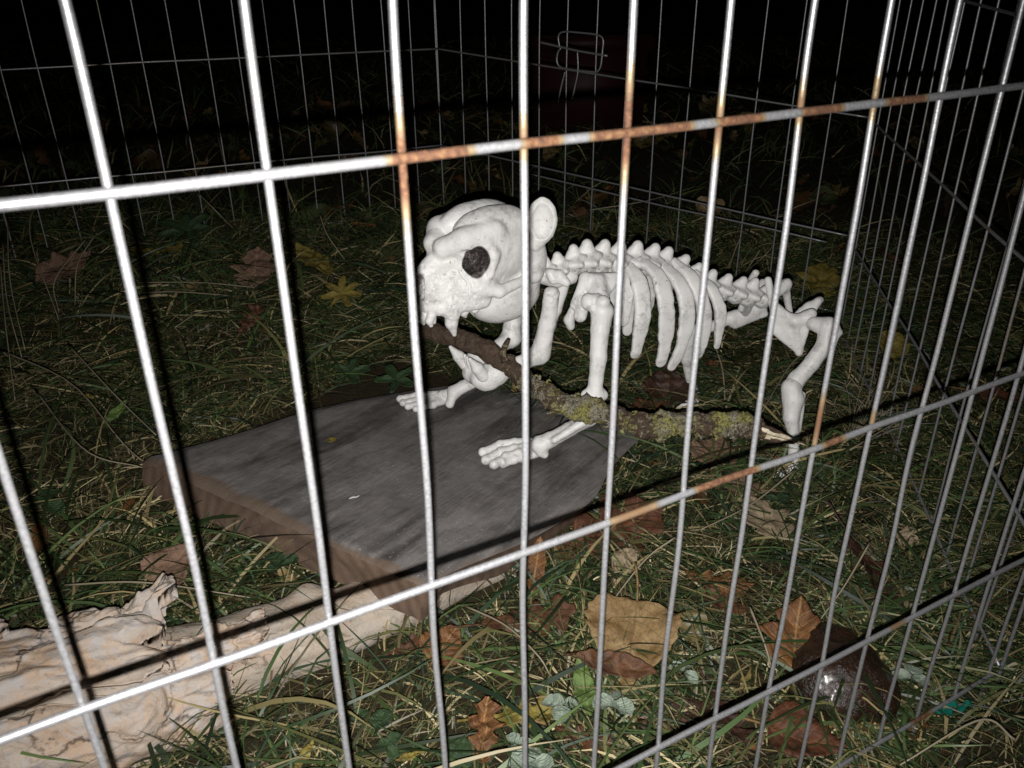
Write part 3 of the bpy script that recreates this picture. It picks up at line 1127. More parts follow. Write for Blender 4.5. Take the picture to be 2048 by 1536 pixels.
def build_skull():
    eye = (46, -80, 50)
    pr = [e_((-30, 0, 46), (98, 68, 72)),
          e_((-52, 0, -58), (84, 54, 60), 12),
          e_((12, 0, 0), (72, 54, 64), 14),
          rc_((52, -20, -8), (110, -16, -20), 38, 25, 10, m=True),
          rc_((66, -20, 18), (114, -12, 2), 31, 21, 12, m=True),
          rc_((86, 0, 44), (122, 0, 20), 22, 17, 12),
          e_((118, 0, -42), (22, 34, 22), 6),
          e_((2, -38, 56), (72, 34, 56), 12, m=True),
          e_((42, -44, -8), (44, 27, 40), 12, m=True),
          rc_((90, -17, 66), (60, -45, 82), 19, 20, 12, m=True),
          rc_((60, -45, 82), (0, -54, 94), 20, 16, 18, m=True),
          rc_((30, -62, 80), (14, -72, 52), 6, 6, 14, m=True),
          rc_((14, -72, 52), (22, -71, 14), 6, 6, 14, m=True),
          rc_((46, -58, -8), (4, -71, -22), 14, 12, 14, m=True),
          rc_((4, -71, -22), (-74, -64, -12), 11, 9, 6, m=True),
          rc_((94, -32, -24), (88, -38, -60), 13, 15, 8, m=True),
          rc_((88, -36, -40), (28, -50, -40), 19, 17, 9, m=True),
          rc_((110, -26, -44), (88, -36, -48), 16, 16, 6, m=True),
          e_((-82, -60, -12), (22, 15, 15), 4, m=True),
          e_((-98, 0, 8), (46, 60, 70), 14),
          e_((-12, -25, 88), (84, 36, 41), 3, m=True),
          e_((45, -76, 45), (17.5, 48, 25), 2.0, sub=True, m=True),
          e_((58, -70, 36), (12, 40, 15), 2.5, sub=True, m=True),
          e_((72, -64, 60), (16, 12, 8), 6, sub=True, m=True),
          e_((-26, -88, 20), (34, 20, 17), 2, sub=True, m=True),
          e_((136, -9, -4), (28, 8.5, 24), 2, sub=True, m=True),
          e_((80, 0, -98), (66, 24, 42), 5, sub=True),
          rc_((104, 0, 82), (30, 0, 132), 3, 4, 4, sub=True)]

    def rough(p, d):
        
        f = np.clip((p[:, 0] - 20) / 60, 0, 1) * np.clip((60 - p[:, 2]) / 40, 0, 1)
        ay = np.abs(p[:, 1])
        cr = np.exp(-((p[:, 0] - 0.3 * p[:, 2] - 66 - 5 * vnoise(p / 9.0, 77)) / 2.2) ** 2) * np.clip((p[:, 2] + 50) / 8, 0, 1) * np.clip((34 - p[:, 2]) / 8, 0, 1) * np.clip((ay - 30) / 8, 0, 1)
        pits = np.maximum(0, vnoise(p / 4.4, 91) - 0.5) * 7.0 * np.clip(f + 0.15, 0, 1)
        return d + 3.4 * cr + pits + 0.8 * fbm(p / 20.0, 3, 3) + (0.35 + 0.6 * f) * np.abs(fbm(p / 7.0, 8, 3)) + 2.6 * fbm(p / 6.0, 18, 2) * np.clip(1.3 - np.linalg.norm((p * np.array([1, 1, 1.]) - np.array([47, -40, 43])) / np.array([18, 26, 26]), axis=1), 0, 1)
    V, F = sdf_mesh(pr, 1.6, rough)
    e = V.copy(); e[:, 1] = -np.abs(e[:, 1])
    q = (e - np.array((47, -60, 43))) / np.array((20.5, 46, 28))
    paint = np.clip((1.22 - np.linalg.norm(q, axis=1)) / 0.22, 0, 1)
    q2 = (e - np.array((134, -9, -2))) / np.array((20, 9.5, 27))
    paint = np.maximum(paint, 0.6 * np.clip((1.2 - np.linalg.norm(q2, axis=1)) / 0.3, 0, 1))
    skull = add_bone('skull', sk_world(V), F, None, paint, flip=False)

    def tooth(base, tip, r0, r1, parent):
        mid = (np.array(base) * 0.5 + np.array(tip) * 0.5) + np.array((4, 0, 0))
        V, F = sdf_mesh([rc_(base, mid, r0, r0 * 0.8), rc_(mid, tip, r0 * 0.8, r1, 3)], 1.8)
        add_bone('tooth', sk_world(V), F, parent)
    for sgn in (-1, 1):
        tooth((88, 37 * sgn, -52), (86, 38 * sgn, -100), 15, 4.5, skull)
        for j, (x, y, z, l, r) in enumerate(((126, 25, -56, 19, 9), (133, 9, -58, 17, 8), (62, 44, -54, 12, 8), (40, 48, -52, 9, 8))):
            tooth((x, y * sgn, z), (x + 2, y * sgn, z - l), r, r * 0.5, skull)

    # ears: cupped discs; near one upright, far one folded outwards so only its rim shows over the dome
    def ear(c, axu, axv, ru, rv, name='ear'):
        axu = np.array(axu, float); axu /= np.linalg.norm(axu)
        axv = np.array(axv, float); axv -= axu * axu.dot(axv); axv /= np.linalg.norm(axv)
        nn = np.cross(axu, axv)
        if nn[1] * np.sign(c[1]) < 0:
            nn = -nn
        R = np.stack([axu, axv, nn], 1)
        c = np.array(c, float)
        P = [e_(c, (ru, rv, 11), 0, R), rc_(c - axv * rv * 0.6, np.array((c[0] + 8, c[1] * 0.82, c[2] - rv * 1.05)), 15, 17, 10),
             e_(c + nn * 13, (ru * 0.78, rv * 0.80, 17), 2.5, R, sub=True)]
        V, F = sdf_mesh(P, 1.8, lambda p, d: d + 0.8 * fbm(p / 9.0, 12, 3), lo=c - 75, hi=c + 75)
        add_bone(name, sk_world(V), F, skull)
    ear((-97, -70, 98), (-0.78, -0.60, 0.0), (-0.22, -0.1, 1.0), 28, 43)
    ear((-74, 66, 73), (-0.75, 0.30, 0.0), (0.2, 0.85, 0.55), 22, 40)
    return skull


SKULL = build_skull()


def build_jaw():
    N = -1
    pr = [rc_(sk(1100, 582, -60), sk(1092, 640, -58), 16, 16),
          rc_(sk(1092, 640, -58), sk(1078, 700, -52), 16, 21, 6),
          rc_(sk(1078, 700, -52), sk(1030, 722, -44), 19, 15, 6),
          rc_(sk(1030, 722, -44), sk(985, 738, -32), 15, 24, 6),
          rc_(sk(985, 738, -32), sk(962, 746, -16), 27, 26, 6)]
    pr = [q[:-1] + (True,) for q in pr]
    pr.append(rc_(sk(970, 748, -20), (sk(970, 748, -20)[0], 20, sk(970, 748, -20)[2]), 25, 25, 8))
    pr.append(e_(np.array(sk(962, 722, 0)) + np.array((-14, 0, 22)), (34, 15, 22), 5, sub=True))
    V, F = sdf_mesh(pr, 2.2, lambda p, d: d + 1.1 * fbm(p / 15.0, 5, 3))
    jaw = add_bone('lower_jaw', sk_world(V), F)

    def tooth(base, tip, r0, r1):
        base, tip = np.array(base, float), np.array(tip, float)
        V, F = sdf_mesh([rc_(base, base * .55 + tip * .45, r0, r0 * 0.85), rc_(base * .55 + tip * .45, tip, r0 * 0.85, r1, 3)], 1.8)
        add_bone('tooth', sk_world(V), F, jaw)
    b, t = sk(962, 742, -33), sk(937, 711, -35)
    for sgn in (-1, 1):
        tooth((b[0], 33 * sgn, b[2]), (t[0], 36 * sgn, t[2]), 14, 4)
        for y, du in ((20, 10), (7, 12)):
            c = sk(962, 742, -20)
            tooth((c[0] + du, y * sgn, c[2] + 12), (c[0] + du + 8, y * sgn, c[2] + 34), 7, 3.5)
    return jaw


build_jaw()


def W3(u, v, y):
    return np.array(at(u, v, y))


def bone(name, chain, parent=None, h=0.0011, extra=(), seed=1, flat=None):
    """chain of (point, radius); extra primitives are merged in"""
    pr = []
    for (p, r), (q, s) in zip(chain[:-1], chain[1:]):
        pr.append(rc_(p, q, r, s, 0.0022 if pr else 0))
    pr += list(extra)
    V, F = sdf_mesh(pr, h, lambda p, d: d + 0.00045 * fbm(p / np.array([0.006, 0.010, 0.022]), seed, 3) - 0.0005 * np.maximum(0, fbm(p / np.array([0.003, 0.003, 0.02]), seed + 40, 2) - 0.25))
    return add_bone(name, V, F, parent)


# --- spine
SPINE_TOP = [(1086, 514, .731, .75), (1110, 506, .735, .85), (1138, 492, .738, .9), (1171, 480, .742, 1.05), (1205, 479, .747, 1.05), (1238, 481, .752, 1.05), (1275, 482, .757, 1.05),
             (1308, 486, .762, 1.0), (1339, 494, .767, 1.0), (1372, 508, .772, .95), (1401, 526, .776, .85), (1428, 539, .780, .9), (1456, 547, .785, .9), (1483, 552, .789, .9), (1511, 556, .793, .95), (1540, 566, .797, .85)]


def build_spine():
    # local: X towards the tail, Y across, Z up (metres)
    pr = [e_((0, 0, 0), (.0108, .0112, .0105)),
          tri_((-.0065, 0, .006), (.0075, 0, .006), (.0030, 0, .0170), .0040, .004),
          rc_((0, 0, .006), (.0028, 0, .0168), .0075, .0046, .003),
          tri_((-.0055, -.006, .004), (.0055, -.006, .004), (.0030, -.0150, .0035), .0034, .005), tri_((-.0055, .006, .004), (.0055, .006, .004), (.0030, .0150, .0035), .0034, .005),
          e_((.0078, -.0072, .0072), (.0056, .0050, .0036), .005, m=True),
          e_((-.0070, -.0066, .0050), (.0046, .0050, .0032), .005, m=True)]
    V, F = sdf_mesh(pr, 0.00095, lambda p, d: d + 0.0006 * fbm(p / 0.006, 3, 3))
    me0 = fast_mesh('vertebra', V, F)
    set_attr(me0, 'paint', np.zeros(len(V)))
    me0.materials.append(M_BONE)
    me0.polygons.foreach_set('use_smooth', [True] * len(me0.polygons))
    tops = [W3(u, v, y) for u, v, y, s in SPINE_TOP]
    out = []
    for i, (u, v, y, s) in enumerate(SPINE_TOP):
        a, b = tops[max(i - 1, 0)], tops[min(i + 1, len(tops) - 1)]
        X = (b - a) / np.linalg.norm(b - a)
        Y = np.cross([0, 0, 1.0], X); Y /= np.linalg.norm(Y)
        Z = np.cross(X, Y)
        c = tops[i] - Z * 0.0215 * s
        o = bpy.data.objects.new('vertebra', me0)
        COL.objects.link(o)
        o.parent = SK_ROOT
        sc = np.array([0.0165 / 0.0165 * s, s, s])
        Mx = Matrix(((X[0] * sc[0], Y[0] * sc[1], Z[0] * sc[2], c[0] - SK_ORG[0]), (X[1] * sc[0], Y[1] * sc[1], Z[1] * sc[2], c[1] - SK_ORG[1]),
                     (X[2] * sc[0], Y[2] * sc[1], Z[2] * sc[2], c[2] - SK_ORG[2]), (0, 0, 0, 1)))
        Rz = Matrix.Rotation(random.uniform(-.12, .12), 4, 'Y')
        o.matrix_local = Mx @ Rz
        out.append((c, X, Y, Z))
    return out


SPINE = build_spine()


def spine_plane_mirror(P):
    """mirror points across the body's upright mid-plane"""
    c0, c1 = SPINE[3][0], SPINE[13][0]
    d = c1 - c0; d[2] = 0; d /= np.linalg.norm(d)
    n = np.array([-d[1], d[0], 0])
    P = np.asarray(P, float)
    return P - 2 * ((P - c0) @ n)[..., None] * n


BODY_D = SPINE[13][0] - SPINE[3][0]; BODY_D[2] = 0; BODY_D /= np.linalg.norm(BODY_D)
BODY_N = np.array([-BODY_D[1], BODY_D[0], 0])


def build_ribs():
    ribs = [  # points (u, v, offset towards the viewer in metres), half width in px
        ([(1228, 530, .012), (1246, 560, .026), (1253, 605, .034), (1247, 652, .032)], 13),
        ([(1248, 524, .012), (1276, 560, .030), (1285, 622, .040), (1277, 680, .040), (1268, 716, .038)], 16.5),
        ([(1278, 519, .012), (1318, 556, .030), (1333, 622, .041), (1329, 690, .041), (1320, 733, .039)], 17),
        ([(1318, 527, .012), (1358, 566, .030), (1374, 620, .040), (1365, 685, .041), (1340, 741, .039)], 16),
        ([(1344, 522, .012), (1386, 560, .029), (1408, 620, .038), (1405, 680, .038), (1392, 718, .036)], 15),
        ([(1388, 545, .012), (1424, 580, .026), (1440, 622, .032), (1438, 662, .032), (1433, 697, .031)], 11.5)]
    sy = lambda u: float(np.interp(u, [s[0] for s in SPINE_TOP], [s[2] for s in SPINE_TOP]))
    for i, (pts, w) in enumerate(ribs):
        P = catmull([W3(u, v, sy(pts[0][0]) + 0.004 - o) for u, v, o in pts], 70)
        t = np.linspace(0, 1, 70)
        prof = np.interp(t, [0, .05, .2, .55, .70, .72, .93, .98, 1], [.5, .65, .9, 1.08, .98, .86, .68, .55, .25]) * w * PX * 1.03
        prof = prof * (1 + 0.09 * fbm(np.stack([t * 7, t * 0 + i, t * 0], -1), 4, 3))
        thk = np.interp(t, [0, .2, .9, 1], [.0042, .0036, .0030, .0012])
        step = 1 + 0.0 * t
        V, F = tube(P, prof, 20, thk, BODY_D, flat=0.55)
        V = V + 0.0005 * np.stack([fbm(V / .006, 3 + i, 3), fbm(V / .006, 33 + i, 3), fbm(V / .006, 63 + i, 3)], -1)
        me_side = [V, spine_plane_mirror(V)]
        for q, VV in enumerate(me_side):
            me = mesh('rib', VV - SK_ORG, [f if q == 0 else f[::-1] for f in F])
            set_attr(me, 'paint', np.zeros(len(VV)))
            link('rib', me, SK_ROOT, M_BONE)


build_ribs()
px = PX


def build_front():
    # shoulder blade, near side
    bone('shoulder_blade', [(W3(1196, 560, .708), 13 * px), (W3(1200, 600, .694), 17 * px)], h=.001,
         extra=[tri_(W3(1168, 556, .712), W3(1236, 552, .716), W3(1200, 606, .694), 8 * px, .005),
                rc_(W3(1172, 556, .710), W3(1150, 610, .706), 11 * px, 10 * px, .004), rc_(W3(1168, 600, .702), W3(1160, 632, .700), 11 * px, 13 * px, .004)], seed=3)
    bone('neck_bone', [(W3(1088, 548, .732), 21 * px), (W3(1112, 556, .735), 20 * px), (W3(1140, 552, .738), 17 * px)], extra=[rc_(W3(1120, 548, .722), W3(1132, 566, .718), 9 * px, 8 * px, .007), rc_(W3(1100, 546, .720), W3(1106, 560, .718), 9 * px, 8 * px, .007)], seed=2)
    bone('breast_bone', [(W3(1150, 612, .722), 9 * px), (W3(1138, 640, .722), 11 * px), (W3(1142, 652, .722), 9 * px)], seed=4)
    bone('breast_bone', [(W3(1128, 560, .735), 13 * px), (W3(1112, 620, .738), 12 * px), (W3(1098, 656, .738), 9 * px)], seed=5)
    # upper arm
    arm = bone('upper_front_leg', [(W3(1193, 604, .688), 18 * px), (W3(1204, 622, .684), 21 * px), (W3(1200, 660, .680), 18 * px), (W3(1197, 710, .675), 16 * px), (W3(1192, 760, .671), 14 * px), (W3(1189, 790, .669), 17 * px)],
               extra=[e_(W3(1177, 604, .686), np.array([15, 17, 17]) * px, .003), rc_(W3(1172, 790, .669), W3(1205, 790, .671), 11 * px, 11 * px, .006), e_(W3(1206, 604, .680), np.array([13, 13, 12]) * px, .003)], seed=7)
    # forearm
    bone('lower_front_leg', [(W3(1188, 806, .670), 13 * px), (W3(1180, 836, .668), 15 * px), (W3(1140, 858, .664), 14 * px), (W3(1100, 880, .660), 15 * px), (W3(1080, 890, .657), 19 * px)],
         extra=[rc_(W3(1082, 903, .654), W3(1089, 908, .654), 11 * px, 9 * px, .002), rc_(W3(1180, 836, .662), W3(1110, 880, .652), 7 * px, 7 * px, .004)], seed=8)

    def paw(toes, wrist, name, heel):
        pr = [rc_(onb_(*wrist[0]), onb_(*wrist[1]), 15 * px, 13 * px)]
        for tt in toes:
            for k in range(len(tt) - 1):
                (u, v, o, r), (u2, v2, o2, r2) = tt[k], tt[k + 1]
                pr.append(rc_(onb_(u, v, o), onb_(u2, v2, o2), r * px, r2 * px, .0012))
                pr.append(e_(onb_(u2, v2, o2), np.array([r2, r2, r2]) * 1.13 * px, .001))
        V, F = sdf_mesh(pr, .00085, lambda p, d: d + 0.0004 * fbm(p / 0.004, 6, 3))
        add_bone(name, V, F)

    def onb_(u, v, o):
        return np.array(onb(u, v, o))
    paw([[(1060, 884, .013, 10), (1030, 886, .013, 10), (1000, 890, .011, 9.5), (966, 904, .006, 9)],
         [(1064, 893, .011, 10), (1030, 898, .011, 10), (1002, 904, .009, 10), (972, 920, .005, 9)],
         [(1066, 902, .010, 10), (1036, 908, .009, 10), (1012, 915, .007, 10), (988, 929, .005, 8.5)],
         [(1072, 906, .009, 10), (1046, 914, .007, 9.5), (1028, 919, .006, 9), (1006, 927, .004, 8)]],
        [(1080, 890, .014), (1060, 894, .012)], 'front_paw', None)
    # far front leg
    yo = .085
    bone('upper_front_leg', [(W3(1112, 606, .775), 17 * px), (W3(1098, 650, .78), 15 * px), (W3(1072, 700, .785), 13 * px), (W3(1050, 730, .79), 15 * px)], seed=11)
    bone('lower_front_leg', [(W3(1050, 732, .79), 13 * px), (W3(1000, 742, .785), 12 * px), (W3(950, 758, .778), 11 * px), (W3(908, 784, .77), 16 * px)],
         extra=[rc_(W3(905, 792, .768), W3(899, 808, .762), 10 * px, 10 * px, .003), rc_(W3(1000, 750, .782), W3(925, 778, .770), 7 * px, 8 * px, .003)], seed=12)
    paw([[(884, 787, .012, 9), (858, 790, .012, 9), (832, 792, .010, 8.5), (800, 798, .007, 8)],
         [(886, 793, .010, 9), (860, 798, .009, 9), (834, 801, .007, 8.5), (806, 806, .005, 7.5)],
         [(888, 798, .009, 9), (862, 804, .007, 9), (840, 808, .005, 8.5), (816, 813, .004, 7.5)],
         [(890, 800, .008, 9), (866, 809, .006, 8.5), (850, 813, .004, 8), (832, 818, .003, 7)]],
        [(906, 786, .016), (884, 791, .012)], 'front_paw', None)


build_front()


def build_hind():
    # pelvis: sacrum block, two wings, sitting bones
    for q in (0, 1):
        mir = (lambda P: P) if q == 0 else spine_plane_mirror

        def w(u, v, y):
            return mir(W3(u, v, y)[None])[0]
        pr = [tri_(w(1545, 606, .772), w(1590, 640, .762), w(1598, 704, .756), 7 * px),
              tri_(w(1545, 606, .772), w(1598, 704, .756), w(1548, 662, .766), 7 * px, .003),
              tri_(w(1590, 640, .762), w(1612, 660, .760), w(1598, 704, .756), 7 * px, .003),
              rc_(w(1590, 642, .762), w(1616, 634, .762), 13 * px, 14 * px, .005),
              rc_(w(1616, 634, .762), w(1624, 626, .762), 14 * px, 10 * px, .003),
              rc_(w(1544, 600, .774), w(1536, 560, .785), 9 * px, 8 * px, .004)]
        V, F = sdf_mesh(pr, .001, lambda p, d: d + 0.0004 * fbm(p / 0.008, 9, 3))
        add_bone('hip_bone', V, F)
    bone('sacrum', [(W3(1545, 590, .792), 14 * px), (W3(1572, 568, .800), 13 * px)], extra=[rc_(W3(1570, 575, .800), W3(1580, 625, .805), 10 * px, 7 * px, .003)], seed=15)
    bone('tail_bone', [(W3(1594, 632, .795), 9 * px), (W3(1620, 612, .800), 10 * px), (W3(1640, 600, .803), 8 * px)], extra=[rc_(W3(1636, 602, .800), W3(1622, 628, .795), 6 * px, 8 * px, .003)], seed=16)
    # near hind leg
    bone('thigh_bone', [(W3(1628, 648, .752), 16 * px), (W3(1656, 654, .744), 20 * px), (W3(1650, 690, .738), 18 * px), (W3(1624, 726, .732), 17 * px), (W3(1594, 758, .728), 18 * px), (W3(1584, 775, .726), 21 * px)],
         extra=[rc_(W3(1662, 650, .742), W3(1678, 664, .742), 13 * px, 8 * px, .005), rc_(W3(1672, 668, .742), W3(1662, 700, .740), 9 * px, 8 * px, .004)], seed=17)
    bone('shin_bone', [(W3(1582, 776, .722), 21 * px), (W3(1586, 800, .718), 22 * px), (W3(1582, 836, .712), 16 * px), (W3(1588, 872, .708), 11 * px), (W3(1588, 915, .704), 12 * px)],
         extra=[rc_(W3(1604, 790, .722), W3(1596, 860, .712), 8 * px, 7 * px, .002)], seed=18)

    def gp(u, v, o):
        return np.array(ong(u, v, o))
    pr = [rc_(W3(1590, 918, .700), gp(1582, 938, .014), 11 * px, 10 * px)]
    for (u0, v0), (u1, v1), (u2, v2) in (((1592, 930), (1592, 946), (1590, 958)), ((1584, 934), (1578, 950), (1574, 962)), ((1576, 936), (1566, 952), (1558, 966)), ((1572, 932), (1556, 946), (1545, 958))):
        pr += [rc_(gp(u0, v0, .014), gp(u1, v1, .009), 7 * px, 7 * px, .0012), rc_(gp(u1, v1, .009), gp(u2, v2, .005), 7.5 * px, 5 * px, .001)]
    V, F = sdf_mesh(pr, .0009)
    add_bone('hind_paw', V, F)
    # far hind leg
    bone('thigh_bone', [(W3(1490, 632, .845), 13 * px), (W3(1462, 638, .842), 13 * px), (W3(1420, 654, .838), 12 * px), (W3(1384, 662, .835), 15 * px)],
         extra=[tri_(W3(1458, 632, .842), W3(1524, 612, .846), W3(1470, 648, .842), 9 * px, .006), tri_(W3(1524, 612, .846), W3(1530, 628, .846), W3(1470, 648, .842), 8 * px, .005)], seed=21)
    bone('shin_bone', [(W3(1378, 664, .834), 16 * px), (W3(1374, 720, .836), 13 * px), (W3(1382, 770, .838), 12 * px), (W3(1390, 796, .838), 14 * px)], seed=22)
    pr = [rc_(W3(1390, 796, .838), gp(1384, 806, .02), 12 * px, 10 * px)]
    for k in range(4):
        pr += [rc_(gp(1392 - 6 * k, 803 + k, .02), gp(1382 - 9 * k, 812 + 2 * k, .012), 7 * px, 6 * px, .001)]
    V, F = sdf_mesh(pr, .001)
    add_bone('hind_paw', V, F)


build_hind()


# ------------------------------------------------------------------ the stick in the jaws
def build_stick():
    ctl = [(852, 660, .735, 17), (885, 668, .722, 18), (930, 680, .705, 19), (975, 702, .688, 19), (1020, 735, .668, 18), (1062, 768, .650, 20), (1105, 797, .640, 22), (1150, 815, .632, 24),
           (1195, 825, .628, 24), (1245, 838, .624, 22), (1290, 852, .620, 25), (1335, 848, .617, 25), (1385, 848, .614, 23), (1430, 850, .612, 24), (1470, 848, .610, 25), (1505, 858, .608, 22), (1530, 866, .606, 15)]
    C = catmull([(*at(u, v, y), r * (y * .893 + .15) / FPX) for u, v, y, r in ctl], 420)
    P, R = C[:, :3], C[:, 3]
    seg = 40
    V, F = tube(P, R, seg)
    ctr = np.repeat(P, seg, axis=0)
    d = V - ctr
    d /= np.linalg.norm(d, axis=1)[:, None]
    tt = np.repeat(np.linspace(0, 1, len(P)), seg)
    lich = np.clip((tt - 0.19) * 6, 0, 1) * (1 - 0.5 * np.clip((tt - 0.86) * 9, 0, 1))
    lich = lich * (0.58 + 0.38 * vnoise(V / 0.016, 14)) * np.where((tt > .52) & (tt < .64), 0.75, 1)
    bump = 0.0026 * fbm(V / 0.009, 3, 4) * (0.6 + 0.75 * lich) + 0.0026 * np.maximum(0, fbm(V / 0.0030, 9, 2) - 0.1) * (0.15 + lich) - 0.0016 * np.maximum(0, fbm(V / np.array([.008, .003, .003]), 19, 3) - .15) 
    V = V + d * bump[:, None]
    org = np.array([0.08, 0.64, 0.1])
    root = tag(empty('mossy_stick', org), 'crooked lichen-covered stick clamped in the skeleton jaws with a split pale end', 'stick')
    me = mesh('bark', V - org, F)
    set_attr(me, 'lichen', lich)
    link('bark', me, root, M_STICK)
    # splintered pale end
    rr = random.Random(4)
    for k in range(9):
        o = (k - 4) * 3.0
        u1 = 1612 + rr.uniform(-30, 8) - abs(o) * 1.6
        p = [W3(1500 + rr.uniform(-8, 4), 856 + o * 0.9, .608 + rr.uniform(-.003, .002)), W3(1550, 871 + o * 0.72, .606 + rr.uniform(-.003, .002)), W3(u1, 870 + (u1 - 1550) * .36 + o * .4, .604)]
        q = catmull(p, 14)
        t = np.linspace(0, 1, 14)
        VV, FF = tube(q, 0.0046 * np.clip(1.05 - t ** 2.5, .08, 1) * rr.uniform(.6, 1.0), 6)
        VV = VV + 0.0006 * np.stack([vnoise(VV / .004, 3 + k), vnoise(VV / .004, 30 + k), vnoise(VV / .004, 60 + k)], -1)
        link('splinter', mesh('splinter', VV - org, FF), root, M_SPLIT if k % 4 else M_STICK)
    for me_ in [c for c in root.children if c.name.startswith('splinter') and c.data.materials[0] == M_STICK]:
        set_attr(me_.data, 'lichen', np.zeros(len(me_.data.vertices)))
    # lichen tufts and a bark flake standing proud
    for k in range(90):
        i = rr.randrange(113, 380)
        j = rr.randrange(seg)
        b = V[i * seg + j]; nn = d[i * seg + j]
        if nn[1] > 0.45:
            continue
        pts = [b - nn * .001, b + nn * rr.uniform(.001, .003) + np.array([rr.uniform(-.002, .002), 0, rr.uniform(-.001, .002)]), b + nn * rr.uniform(.0015, .004) + np.array([rr.uniform(-.004, .004), 0, rr.uniform(-.001, .003)])]
        VV, FF = tube(catmull(pts, 6), np.array([.0016, .0020, .0018, .0016, .0012, .0005]) * rr.uniform(.5, 1.2), 5, [.0005] * 6, np.array([1.0, 0, .3]))
        m_ = mesh('lichen_tuft', VV - org, FF)
        set_attr(m_, 'lichen', np.full(len(VV), .95))
        link('lichen_tuft', m_, root, M_STICK)
    q = catmull([W3(1012, 724, .664), W3(1006, 708, .662), W3(1012, 690, .662), W3(1018, 680, .662)], 12)
    VV, FF = tube(q, np.linspace(.0036, .0016, 12), 6, [.0012] * 12, np.array([1.0, 0, .2]))
    m_ = mesh('twig_stub', VV - org, FF)
    set_attr(m_, 'lichen', np.full(len(VV), .4))
    link('twig_stub', m_, root, M_STICK)


build_stick()


# ------------------------------------------------------------------ fallen leaves
LM = {}


def leaf_mat(key):
    if key in LM:
        return LM[key]
    d = dict(tan=((0.27, 0.185, 0.085), (0.17, 0.098, 0.036), (0.14, 0.085, 0.035), .7, .42, .5),
             brown=((0.115, 0.050, 0.022), (0.060, 0.028, 0.015), (0.17, 0.09, 0.04), .35, .4, .5),
             orange=((0.175, 0.078, 0.025), (0.085, 0.036, 0.015), (0.33, 0.20, 0.08), .55, .45, .6),
             rust=((0.11, 0.040, 0.018), (0.058, 0.023, 0.013), (0.24, 0.11, 0.05), .4, .45, .5),
             dark=((0.050, 0.022, 0.013), (0.026, 0.014, 0.010), (0.085, 0.045, 0.022), .4, .3, .4),
             pink=((0.22, 0.135, 0.09), (0.13, 0.075, 0.05), (0.36, 0.24, 0.16), .35, .6, .4),
             beige=((0.30, 0.235, 0.15), (0.19, 0.14, 0.09), (0.34, 0.27, 0.17), .4, .6, .6),
             yellow=((0.23, 0.18, 0.035), (0.13, 0.10, 0.022), (0.27, 0.22, 0.07), .4, .45, .7),
             green=((0.10, 0.155, 0.035), (0.06, 0.10, 0.025), (0.20, 0.26, 0.08), .4, .4, .2),
             dgreen=((0.032, 0.060, 0.022), (0.020, 0.040, 0.017), (0.055, 0.085, 0.035), .4, .42, .2),
             pale=((0.25, 0.30, 0.235), (0.16, 0.20, 0.15), (0.34, 0.38, 0.31), .35, .55, .3))[key]
    LM[key] = mat_leaf('leaf_' + key, *d)
    return LM[key]


def outline(kind, s):
    if kind == 'oak':
        env = np.sin(np.pi * np.clip(s * 0.96 + 0.02, 0, 1)) ** 0.55 * (0.55 + 0.5 * s)
        return 0.33 * env * (0.68 + 0.32 * np.cos(2 * np.pi * (4.0 * s - 0.35))) + 0.012
    if kind == 'poplar':
        return 0.50 * np.interp(s, [0, .06, .16, .30, .45, .62, .8, .92, 1], [.04, .62, .90, 1.0, .92, .70, .40, .18, .01]) * (1 + 0.03 * np.cos(2 * np.pi * 9 * s))
    if kind == 'lance':
        return 0.15 * np.sin(np.pi * np.clip(s, 0, 1)) ** 0.7 * (1 + 0.08 * np.cos(2 * np.pi * 5 * s)) + 0.004
    if kind == 'round':
        return 0.42 * np.sqrt(np.clip(1 - (2 * s - 1) ** 2, 0, 1)) + 0.004
    # maple-ish: three broad pointed lobes a side
    return 0.46 * np.interp(s, [0, .10, .22, .30, .42, .52, .60, .72, .80, .88, 1], [.08, .62, .78, .50, 1.0, .78, .42, .62, .42, .26, .01])


def strip_leaf(kind, size, seed, curl=0.25, bend=0.25, crumple=0.05, fold=0.0):
    nl, nw = 34, 13
    s = np.linspace(0, 1, nl); q = np.linspace(-1, 1, nw)
    S, Q = np.meshgrid(s, q, indexing='ij')
    wl = outline(kind, np.clip(s + 0.02 * vnoise(np.stack([s * 6, s * 0 + seed, s * 0], -1), 2), 0, 1))
    wr = outline(kind, np.clip(s + 0.03 * vnoise(np.stack([s * 6, s * 0 + seed + 4, s * 0], -1), 3), 0, 1))
    w = np.where(Q < 0, wl[:, None], wr[:, None])
    X = Q * w
    Y = S - 0.5 + (0.10 * np.abs(Q) * w if kind in ('oak', 'maple') else 0)
    Z = curl * X ** 2 * 2.2 + bend * (Y ** 2) * np.sign(bend + 1e-9) * 0.9 + 0.02 * np.abs(Q) * w
    Z = Z + 1.35 * crumple * fbm(np.stack([X * 5, Y * 5, 0 * X + seed], -1), 7, 4)
    if fold > 0:
        Z = Z + fold * np.maximum(0, X - 0.12) * 1.2
    V = np.stack([X, Y, Z], -1).reshape(-1, 3) * size
    uv = np.stack([(Q * w / 0.9 + 0.5), S], -1).reshape(-1, 2)
    F = []
    for i in range(nl - 1):
        for j in range(nw - 1):
            a = i * nw + j
            F.append((a, a + 1, a + nw + 1, a + nw))
    return V, F, uv


